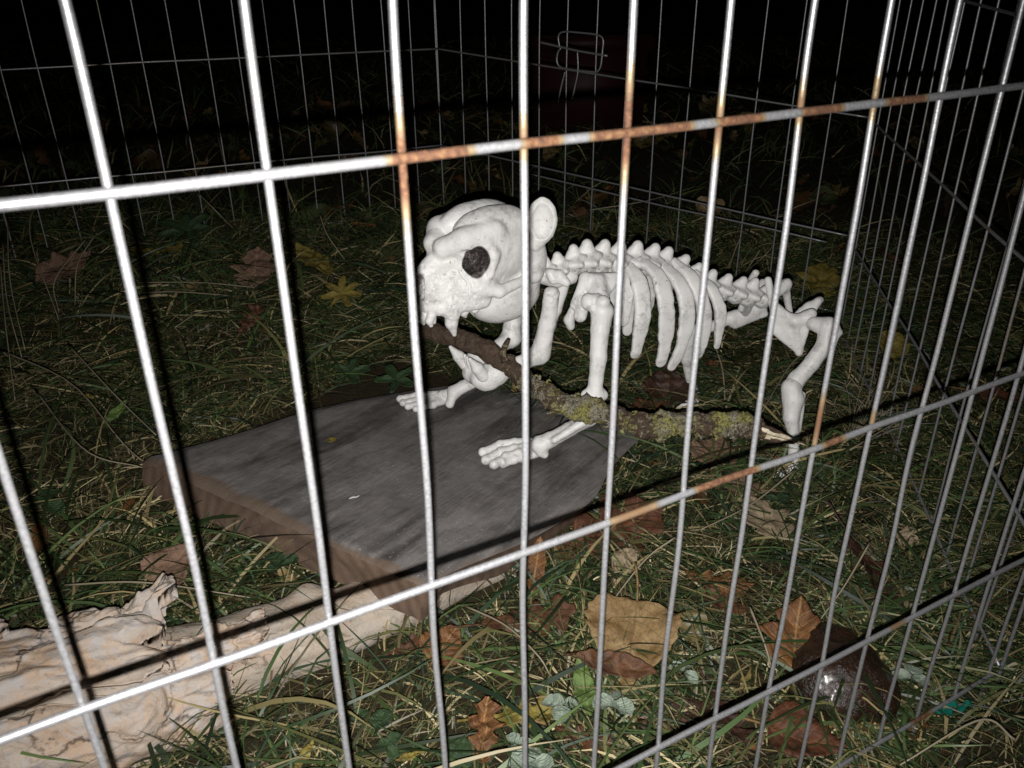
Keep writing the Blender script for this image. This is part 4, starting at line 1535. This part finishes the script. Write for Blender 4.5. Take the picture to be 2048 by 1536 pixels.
def fan_leaf(lobes, size, seed, depth=0.55, crumple=0.06):
    na, nr = lobes * 12, 9
    a = np.linspace(0, 2 * math.pi, na, endpoint=False)
    cut = 0.5 + 0.5 * np.cos(a * lobes)
    r = (1 - depth) + depth * cut ** 0.8
    r = r * (1 - 0.10 * (0.5 + 0.5 * np.cos(a * lobes * 4))) * (1 + 0.15 * vnoise(np.stack([np.cos(a) * 2, np.sin(a) * 2, a * 0 + seed], -1), 5))
    r = r * np.where(np.abs(a - 1.5 * math.pi) < 0.25, 0.45, 1)
    V, uv = [np.zeros(3)], [(0.5, 0.5)]
    for k in range(1, nr):
        f = k / (nr - 1)
        z = 0.10 * f * f + crumple * fbm(np.stack([np.cos(a) * f * 3, np.sin(a) * f * 3, a * 0 + seed], -1), 6, 3) * f
        for j in range(na):
            V.append((0.5 * r[j] * f * math.cos(a[j]), 0.5 * r[j] * f * math.sin(a[j]), z[j] * 0.6))
            uv.append((0.5 + 0.5 * f * math.cos(a[j]), 0.5 + 0.5 * f * math.sin(a[j])))
    F = [(0, 1 + j, 1 + (j + 1) % na) for j in range(na)]
    for k in range(nr - 2):
        for j in range(na):
            b = 1 + k * na
            F.append((b + j, b + na + j, b + na + (j + 1) % na, b + (j + 1) % na))
    return np.array(V) * size, F, np.array(uv)


LEAFN = [0]


def leaf(kind, mat, u, v, px_size, rot, label, tilt=(0, 0), lift=0.022, curl=0.25, bend=0.25, crumple=0.05, stem=0.35, on=None, fold=0.0, name='fallen_leaf', cat='leaf', lobes=5, group='fallen leaves on the lawn'):
    """px_size: longest visible extent in photo pixels; rot: direction of the tip in the ground plane, degrees from +x"""
    LEAFN[0] += 1
    sd = LEAFN[0] * 1.7
    p = ong(u, v, lift) if on is None else on
    dep = (p - CAMLOC).dot(V_FWD)
    size = px_size * dep / FPX
    if kind == 'palm':
        V, F, uv = fan_leaf(lobes, size, sd, 0.62, crumple)
    else:
        V, F, uv = strip_leaf(kind, size, sd, curl, bend, crumple, fold)
    me = mesh(name, V, F)
    uvl = me.uv_layers.new(name='UVMap')
    vi = np.zeros(len(me.loops), np.int32); me.loops.foreach_get('vertex_index', vi)
    uvl.data.foreach_set('uv', uv[vi].astype(np.float32).ravel())
    o = link(name, me, None, leaf_mat(mat))
    o.location = p
    Rm = Matrix.Rotation(math.radians(tilt[0]), 4, 'X') @ Matrix.Rotation(math.radians(tilt[1]), 4, 'Y') @ Matrix.Rotation(math.radians(rot - 90), 4, 'Z')
    o.rotation_euler = Rm.to_euler()
    md = o.modifiers.new('thickness', 'SOLIDIFY'); md.thickness = 0.0005
    tag(o, label, cat, group)
    if stem > 0:
        b = V[0] if kind == 'palm' else V[6]
        q = catmull([b, b + np.array([0.02, -stem * .5, 0.03]) * size, b + np.array([0.07, -stem, 0.09]) * size], 8)
        VV, FF = tube(q, np.linspace(.0008, .0011, 8), 5)
        link('leaf_stem', mesh('leaf_stem', VV, FF), o, leaf_mat('tan' if mat in ('tan', 'orange', 'rust', 'pink', 'beige') else mat))
    return o


LEAVES = [
    # kind, mat, u, v, size, rot, label, kwargs
    ('poplar', 'tan', 1262, 1288, 192, -104, 'large tan heart-shaped leaf with upright yellow stem on the grass', dict(tilt=(14, -6), lift=.030, crumple=.06, curl=.45, stem=.42)),
    ('lance', 'brown', 1232, 1330, 165, -12, 'dark brown folded leaf overlapping the lower edge of the large tan heart-shaped leaf', dict(lift=.036, tilt=(24, 0), fold=.8, curl=.9, stem=.1)),
    ('oak', 'brown', 1058, 1242, 190, 12, 'flat brown oak leaf left of the large tan heart-shaped leaf', dict(lift=.018)),
    ('poplar', 'orange', 890, 1288, 95, 60, 'small orange-brown leaf in the grass beneath the end of the log', dict(tilt=(20, 10), stem=.2)),
    ('oak', 'brown', 818, 1296, 110, 20, 'brown leaf half hidden under the log', dict(lift=.010, tilt=(10, 0))),
    ('maple', 'orange', 1592, 1272, 165, 72, 'bright orange-brown lobed leaf beside the wet dark mushroom', dict(tilt=(22, -4), lift=.030, crumple=.05)),
    ('poplar', 'rust', 1612, 1478, 150, -20, 'smooth dark red leaf below the wet dark mushroom', dict(lift=.020)),
    ('oak', 'rust', 1215, 1062, 260, 28, 'long dark reddish leaf lying along the right edge of the board', dict(lift=.020, tilt=(16, 0), crumple=.06, stem=.15)),
    ('lance', 'orange', 1072, 1132, 120, 80, 'narrow brown leaf standing at the cut end of the log', dict(tilt=(35, 0), lift=.028)),
    ('round', 'beige', 1250, 1122, 62, 50, 'small curled tan leaf right of the log end', dict(tilt=(28, 12), crumple=.12)),
    ('maple', 'beige', 1528, 1035, 130, 110, 'greyish tan leaf in the grass behind the middle rail', dict(lift=.024, tilt=(10, 8))),
    ('poplar', 'pink', 1430, 905, 100, 70, 'dull pinkish brown leaf below the stick', dict(lift=.018, tilt=(14, 0))),
    ('oak', 'orange', 1436, 1166, 135, -18, 'orange-brown oak leaf between the tan leaf and the lobed orange leaf', dict(lift=.016)),
    ('maple', 'brown', 1452, 1205, 95, -50, 'dull brown leaf just below the orange-brown oak leaf', dict(lift=.014)),
    ('oak', 'orange', 968, 1462, 130, 84, 'crumpled orange-brown leaf near the bottom edge', dict(tilt=(30, 14), crumple=.16, lift=.030)),
    ('oak', 'yellow', 1040, 1432, 150, 10, 'spotted yellow leaf among the pale clover', dict(lift=.016)),
    ('lance', 'green', 1168, 1372, 130, 96, 'bright green broad blade leaf below the large tan leaf', dict(tilt=(20, 0), lift=.028, stem=0)),
    ('oak', 'rust', 1168, 1478, 120, -20, 'reddish brown leaf below the pale clover', dict(lift=.012)),
    ('oak', 'dark', 1345, 1440, 170, 25, 'dark wet crumpled leaf left of the mushroom', dict(lift=.012, crumple=.1)),
    ('lance', 'yellow', 608, 1512, 70, 70, 'small yellow leaf at the bottom edge below the log', dict(lift=.02, stem=0)),
    ('poplar', 'dgreen', 940, 1520, 110, 10, 'dark green toothed leaf at the bottom edge', dict(lift=.016)),
    ('round', 'dgreen', 762, 1440, 52, 80, 'round green leaf in the grass right of the bark', dict(lift=.02)),
    ('round', 'dgreen', 720, 1432, 38, 40, 'smaller dark green leaf beside the round green leaf', dict(lift=.016)),
    ('poplar', 'pink', 345, 1128, 105, 60, 'dull pinkish leaf standing in the grass left of the board', dict(tilt=(25, 0), lift=.026)),
    ('maple', 'pink', 130, 535, 115, 40, 'pale pinkish leaf in the dark grass far left', dict(tilt=(26, 0), lift=.03)),
    ('maple', 'pink', 512, 536, 110, 95, 'salmon coloured lobed leaf at the back between the first two bars', dict(tilt=(28, 0), lift=.03)),
    ('oak', 'yellow', 314, 502, 110, 0, 'olive yellow leaf lying flat in the dark back grass', dict(lift=.022)),
    ('lance', 'yellow', 628, 520, 150, -52, 'long mottled yellow leaf above the star-shaped leaf', dict(tilt=(12, 0), lift=.03, stem=0)),
    ('palm', 'yellow', 684, 588, 92, 80, 'yellow-green star-shaped leaf in the grass behind the board', dict(tilt=(32, 0), lift=.04, stem=0, lobes=7)),
    ('palm', 'dgreen', 372, 462, 120, 90, 'dim green star-shaped leaf at the back', dict(tilt=(24, 0), lift=.04, lobes=7)),
    ('palm', 'dgreen', 792, 760, 95, 60, 'green lobed leaf touching the back edge of the board', dict(tilt=(16, 0), lift=.034, lobes=5)),
    ('palm', 'dgreen', 700, 745, 90, 30, 'dark green lobed leaf left of the green leaf at the board edge', dict(tilt=(16, 0), lift=.03, lobes=5)),
    ('oak', 'rust', 500, 640, 75, 70, 'curled rusty leaf in the middle of the back grass', dict(tilt=(26, 0), lift=.03, crumple=.1)),
    ('lance', 'yellow', 180, 792, 34, 140, 'tiny bright yellow leaf in the grass at far left', dict(lift=.03, stem=0)),
    ('lance', 'green', 232, 825, 66, 60, 'short broad green blade right of the tiny yellow leaf', dict(lift=.03, stem=0, tilt=(30, 0))),
    ('round', 'yellow', 662, 880, 20, 20, 'tiny yellow leaf scrap lying on the grey board', dict(stem=0, crumple=.05)),
    ('maple', 'yellow', 1640, 560, 110, 70, 'dim yellow leaf behind the skeleton hips', dict(tilt=(22, 0), lift=.03)),
    ('round', 'yellow', 1785, 690, 70, 80, 'dim yellow-green leaf near the right side panel', dict(tilt=(30, 0), lift=.03)),
    ('oak', 'rust', 1990, 790, 110, -10, 'red-brown leaf beyond the right side panel', dict(lift=.03, tilt=(14, 0))),
    ('poplar', 'dark', 1335, 770, 100, 80, 'brown leaf standing in the grass under the ribs', dict(tilt=(36, 0), lift=.03)),
    ('poplar', 'brown', 1300, 812, 60, 20, 'small orange leaf in the grass below the ribs', dict(lift=.02)),
    ('oak', 'brown', 1440, 745, 80, 120, 'dull brown leaf behind the far hind leg', dict(lift=.02, tilt=(20, 0))),
    ('maple', 'beige', 1810, 1072, 60, 60, 'small curled brown leaf near the right side panel foot', dict(lift=.02, crumple=.14)),
    ('oak', 'dark', 1752, 1160, 200, -62, 'long dark wet curled leaf behind the mushroom', dict(tilt=(10, 26), lift=.020, curl=.9, crumple=.06)),
    ('oak', 'dark', 1452, 1432, 130, -70, 'dark curled wet leaf with a shiny tip near the lowest rail', dict(tilt=(0, 24), lift=.018, curl=.9)),
    ('maple', 'pink', 1480, 975, 80, 150, 'small pinkish leaf under the middle rail below the stick', dict(lift=.02)),
    ('lance', 'yellow', 820, 1512, 60, 20, 'small yellowing leaf at the bottom edge right of the log', dict(lift=.02, stem=0)),
]
for kind, mat, u, v, sz, rot, label, kw in LEAVES:
    if 'scrap' in label:
        kw['on'] = onb(u, v, .0015)
    leaf(kind, mat, u, v, sz, rot, label, **kw)
# an extra scatter of litter that no one could count
def litter():
    r = np.random.default_rng(5)
    Vs, Fs, cols, n = [], [], [], 0
    pal = np.array([(0.10, 0.05, 0.022), (0.15, 0.07, 0.025), (0.20, 0.14, 0.06), (0.06, 0.035, 0.02), (0.12, 0.09, 0.03), (0.05, 0.06, 0.025)])
    k = 0
    while k < 520:
        x, y = r.uniform(-1.2, 1.3), r.uniform(0.25, 2.4)
        if in_footprint(np.array([x]), np.array([y]))[0]:
            continue
        k += 1
        s = r.uniform(.012, .034) if y < 1.2 else r.uniform(.03, .07)
        V, F, _ = strip_leaf(('oak', 'maple', 'poplar', 'lance')[k % 4], s, k * .37, .3, .3, .1)
        V = V.reshape(34, 13, 3)[::3, ::3].reshape(-1, 3)
        nl, nw = 12, 5
        R = np.array(Matrix.Rotation(r.uniform(0, 6.3), 3, 'Z') @ Matrix.Rotation(r.normal(0, .4), 3, 'X') @ Matrix.Rotation(r.normal(0, .4), 3, 'Y'))
        V = V @ R.T + np.array([x, y, ground_z(x, y) + r.uniform(.004, .02)])
        i, j = np.meshgrid(np.arange(nl - 1), np.arange(nw - 1), indexing='ij')
        a = (i * nw + j).ravel()
        Fs.append(np.stack([a, a + 1, a + nw + 1, a + nw], -1) + n)
        Vs.append(V); n += len(V)
        cols.append(np.repeat((pal[r.integers(len(pal))] * r.uniform(.6, 1.2))[None], len(V), 0))
    me = fast_mesh('leaf_litter', np.concatenate(Vs), np.concatenate(Fs))
    set_col(me, 'col', np.concatenate(cols))
    tag(link('leaf_litter', me, None, M_GRASS), 'small scraps of brown leaf litter down in the grass', 'leaf litter', kind='stuff')


litter()


# ------------------------------------------------------------------ clover with pale round leaflets
def clover(u, v, px_size, label, seed, n=3, mat='pale'):
    p = ong(u, v, .030)
    dep = (p - CAMLOC).dot(V_FWD)
    size = px_size * dep / FPX
    root = tag(empty('clover', (p.x, p.y, float(ground_z(p.x, p.y)))), label, 'clover', 'pale clover sprigs in the grass')
    h = p.z - root.location.z
    r = random.Random(seed)
    a0 = r.uniform(0, 6.3)
    for k in range(n):
        a = a0 + k * 2 * math.pi / 3 + r.uniform(-.2, .2)
        V, F, uv = strip_leaf('round', size * r.uniform(.85, 1.1), seed + k, .5, .2, .03)
        V = V + np.array([0, size * .52, 0])
        R = np.array(Matrix.Rotation(a, 3, 'Z') @ Matrix.Rotation(r.uniform(-.5, .35), 3, 'X'))
        V = V @ R.T + np.array([0, 0, h])
        me = mesh('leaflet', V, F)
        uvl = me.uv_layers.new(name='UVMap')
        vi = np.zeros(len(me.loops), np.int32); me.loops.foreach_get('vertex_index', vi)
        uvl.data.foreach_set('uv', uv[vi].astype(np.float32).ravel())
        link('leaflet', me, root, leaf_mat(mat))
    VV, FF = tube(catmull([(0, 0, 0), (.001, .001, h * .5), (0, 0, h)], 6), .0006, 5)
    link('leaf_stem', mesh('leaf_stem', VV, FF), root, leaf_mat('dgreen'))


for a in ((1126, 1412, 46, 'pale clover sprig left of the bright green broad blade', 1), (1228, 1402, 46, 'pale clover sprig just under the large tan leaf', 2), (1372, 1338, 34, 'pale clover sprig at the right corner of the large tan leaf', 3),
          (1825, 1352, 40, 'pale clover sprig right of the wet mushroom', 4), (1066, 1522, 48, 'pale clover sprig cut by the bottom edge', 5), (1036, 1490, 34, 'pale clover sprig right of the crumpled orange leaf', 6),
          (92, 1000, 46, 'dim clover sprig at far left below the tall stalks', 7, 3, 'dgreen'), (1560, 1000, 30, 'small clover sprig near the hind paw', 8, 3, 'dgreen'), (560, 1130, 40, 'dark clover sprig in the gap under the board', 9, 3, 'dgreen'),
          (780, 1490, 30, 'green clover sprig below the log among long grass', 10, 3, 'dgreen')):
    clover(*a)


# ------------------------------------------------------------------ dry stalks, seed head, mushroom, foil scrap, crate
def stalk_mesh(paths, r=0.0007):
    Vs, Fs, n = [], [], 0
    for P in paths:
        V, F = tube(catmull(P, 14), np.linspace(r, r * .6, 14), 5)
        Vs.append(V); Fs += [tuple(q + n for q in f) for f in F]; n += len(V)
    return np.concatenate(Vs), Fs


def dry_stalks():
    paths = []

    def s(*pts):
        paths.append([np.array(ong(u, v, o)) for u, v, o in pts])
    s((70, 780, .05), (170, 900, .05), (285, 935, .04)); s((0, 700, .06), (140, 765, .06), (240, 880, .05), (282, 920, .05)); s((135, 688, .07), (230, 790, .06), (312, 870, .05))
    s((5, 480, .09), (14, 600, .07), (45, 720, .03)); s((0, 520, .08), (10, 640, .06), (30, 800, .02)); s((15, 440, .1), (20, 560, .08), (50, 700, .03))
    s((190, 470, .1), (155, 530, .08), (150, 610, .03)); s((80, 385, .1), (60, 470, .08), (118, 640, .03)); s((170, 480, .08), (110, 560, .06), (118, 625, .03))
    s((280, 565, .05), (400, 565, .05), (510, 575, .04)); s((284, 585, .04), (360, 584, .05), (470, 592, .04)); s((350, 655, .05), (400, 625, .05), (472, 620, .04))
    s((1480, 478, .10), (1470, 500, .08), (1455, 545, .04)); s((1520, 500, .09), (1500, 530, .07), (1482, 560, .03)); s((1552, 485, .09), (1525, 515, .08), (1490, 545, .03))
    s((1655, 700, .06), (1590, 720, .05), (1520, 830, .03)); s((1430, 690, .05), (1445, 740, .04), (1450, 800, .02))
    s((930, 1212, .03), (1010, 1250, .04), (1075, 1310, .04), (1100, 1350, .03)); s((1350, 1075, .05), (1290, 1120, .045), (1215, 1215, .03))
    s((1500, 1215, .05), (1530, 1290, .045), (1545, 1345, .03)); s((1740, 1085, .06), (1690, 1170, .05), (1640, 1240, .03)); s((1590, 940, .05), (1500, 1010, .04), (1400, 1060, .03))
    s((130, 1170, .04), (290, 1165, .045), (500, 1195, .03)); s((1700, 900, .05), (1800, 840, .05), (1880, 800, .03)); s((2030, 1480, .05), (1960, 1440, .05), (1800, 1530, .03))
    s((1180, 420, .09), (1300, 400, .09), (1400, 370, .06)); s((640, 430, .09), (655, 470, .08), (690, 520, .04)); s((395, 385, .1), (430, 420, .09), (470, 460, .05))
    V, F = stalk_mesh(paths, .0009)
    me = mesh('dry_stalks', V, F)
    c = np.tile(np.array([[0.30, 0.255, 0.175]]), (len(V), 1)) * (0.8 + 0.25 * vnoise(V / .03, 4))[:, None]
    set_col(me, 'col', c)
    tag(link('dry_stalks', me, None, M_GRASS), 'thin straw-coloured dry stalks leaning through the grass', 'stalks', kind='stuff')


dry_stalks()


def seed_head():
    r = random.Random(12)
    root_p = ong(1700, 880, .0)
    paths = []
    tips = [(1690, 760), (1730, 745), (1765, 740), (1800, 760), (1812, 800), (1780, 820), (1740, 800), (1710, 830), (1820, 850), (1660, 800)]
    for u, v in tips:
        y = root_p.y - r.uniform(.0, .03)
        a, b = np.array(root_p), np.array(at(u, v, y))
        mid = a * .5 + b * .5 + np.array([r.uniform(-.006, .006), r.uniform(-.006, .006), .006])
        paths.append([a, mid, b])
        for k in range(4):
            t = r.uniform(.45, .95)
            p0 = a * (1 - t) + b * t
            p0 = p0 + np.array([0, 0, .002])
            p1 = p0 + np.array([r.uniform(-.018, .018), r.uniform(-.01, .01), r.uniform(.002, .018)])
            paths.append([p0, (p0 + p1) / 2 + np.array([0, 0, .001]), p1])
    V, F = stalk_mesh(paths, .00035)
    me = mesh('seed_head', V - np.array(root_p), F)
    set_col(me, 'col', np.tile(np.array([[0.26, 0.215, 0.15]]), (len(V), 1)))
    o = link('seed_head', me, None, M_GRASS)
    o.location = root_p
    tag(o, 'fine branching dry seed head right of the hind leg', 'seed head')


seed_head()


def mushroom():
    t = NT('wet_mushroom_skin')
    P = t.tex('Object')
    n = t.noise(P, 90, 6, 0.65); n2 = t.noise(P, 500, 4, 0.6)
    c = t.mix(t.ramp(n, [(0.35, (0, 0, 0)), (0.75, (1, 1, 1))]), (0.010, 0.006, 0.004), (0.042, 0.019, 0.010))
    nb = t.bump(n2, 0.8, 0.0016)
    nb = t.bump(n, 0.5, 0.004, nb)
    M = t.done(c, t.ramp(n2, [(0.3, (0.10,) * 3), (0.7, (0.38,) * 3)]), nb, 0.0, 0.5)
    t.b.inputs['Coat Weight'].default_value = 0.22
    t.b.inputs['Coat Roughness'].default_value = 0.2
    gills = mat_plain('mushroom_rim', (0.20, 0.115, 0.02), (0.06, 0.035, 0.012), 200, 0.5, 0.5, 0.002)
    p = ong(1668, 1398, 0.0)
    root = tag(empty('mushroom', p), 'wet dark brown mushroom cap with a glossy top in the grass', 'mushroom')
    pr = [e_((0, 0, .016), (.037, .033, .029)), e_((.004, .026, .028), (.020, .014, .013), .004), e_((.020, -.014, .014), (.018, .016, .014), .008), e_((0, 0, -.016), (.06, .06, .02), .004, sub=True)]
    V, F = sdf_mesh(pr, .0016, lambda q, d: d + .0016 * fbm(q / .012, 4, 3))
    link('cap', fast_mesh('cap', V, F), root, M)
    a = np.linspace(0, 2 * math.pi, 60)
    rim = np.stack([.036 * np.cos(a), .031 * np.sin(a) - .002, .007 + .003 * np.sin(a * 3)], -1)
    VV, FF = tube(rim, .003 + .0012 * np.sin(a * 7), 6, cap=False)
    link('rim', mesh('rim', VV, FF), root, gills)
    VV, FF = tube(catmull([(0, 0, -.005), (.001, 0, .004), (0, 0, .012)], 8), .009, 12)
    link('stipe', mesh('stipe', VV, FF), root, gills)


mushroom()


def foil():
    m = NT('green_foil').done((0.01, 0.16, 0.115), 0.22, None, 0.25, 0.6)
    p = ong(1908, 1420, .022)
    r = random.Random(3)
    pts = [np.array([(k - 5) * .0028, r.uniform(-.006, .006), r.uniform(-.003, .006)]) for k in range(11)]
    VV, FF = tube(catmull(pts, 40), .0022, 4, .0004, np.array([.2, 1.0, .3]))
    o = link('foil_scrap', mesh('foil_scrap', VV, FF), None, m, smooth=False)
    o.location = p
    tag(o, 'crumpled scrap of turquoise green foil in the grass', 'foil scrap')


foil()


def chip():
    M = mat_plain('pale_chip', (0.62, 0.60, 0.57), (0.42, 0.40, 0.37), 300, .6, .2, .0005)
    p = onb(708, 996, .001)
    pts = [np.array([-.004, -.001, 0]), np.array([-.001, .0005, .0006]), np.array([.002, .0008, .0005]), np.array([.0042, .0025, .0008])]
    VV, FF = tube(catmull(pts, 14), np.interp(np.linspace(0, 1, 14), [0, .3, .6, 1], [.0003, .0016, .0008, .0003]), 6, .0005, np.array([0, 1.0, 0]))
    o = link('splinter_chip', mesh('splinter_chip', VV, FF), None, M)
    o.location = p
    tag(o, 'tiny white chip lying on the grey board', 'chip')


chip()


def crate():
    M = mat_plain('red_plastic', (0.035, 0.005, 0.004), (0.025, 0.004, 0.004), 20, .6, .1, .001)
    p0 = at(1170, 200, 2.15)
    root = tag(empty('red_crate', (p0.x, p0.y, float(ground_z(p0.x, p0.y)))), 'dim dark red plastic crate in the darkness behind the door latch', 'crate')

    def box(name, x0, x1, y0, y1, z0, z1):
        b = 0.006
        import bmesh
        bm = bmesh.new()
        bmesh.ops.create_cube(bm, size=1)
        for vv in bm.verts:
            vv.co = Vector(((x0 + x1) / 2 + vv.co.x * (x1 - x0), (y0 + y1) / 2 + vv.co.y * (y1 - y0), (z0 + z1) / 2 + vv.co.z * (z1 - z0)))
        bmesh.ops.bevel(bm, geom=bm.edges[:], offset=b, segments=2, affect='EDGES')
        me = bpy.data.meshes.new(name); bm.to_mesh(me); bm.free()
        link(name, me, root, M)
    box('crate_side', -.13, .13, -.10, -.085, 0, .20)
    box('crate_side', -.13, .13, .085, .10, 0, .20)
    box('crate_end', -.13, -.115, -.084, .084, 0, .20)
    box('crate_end', .115, .13, -.084, .084, 0, .20)
    box('crate_floor', -.114, .114, -.084, .084, .0, .014)
    box('crate_rim', -.145, .145, -.115, -.101, .18, .215)


crate()
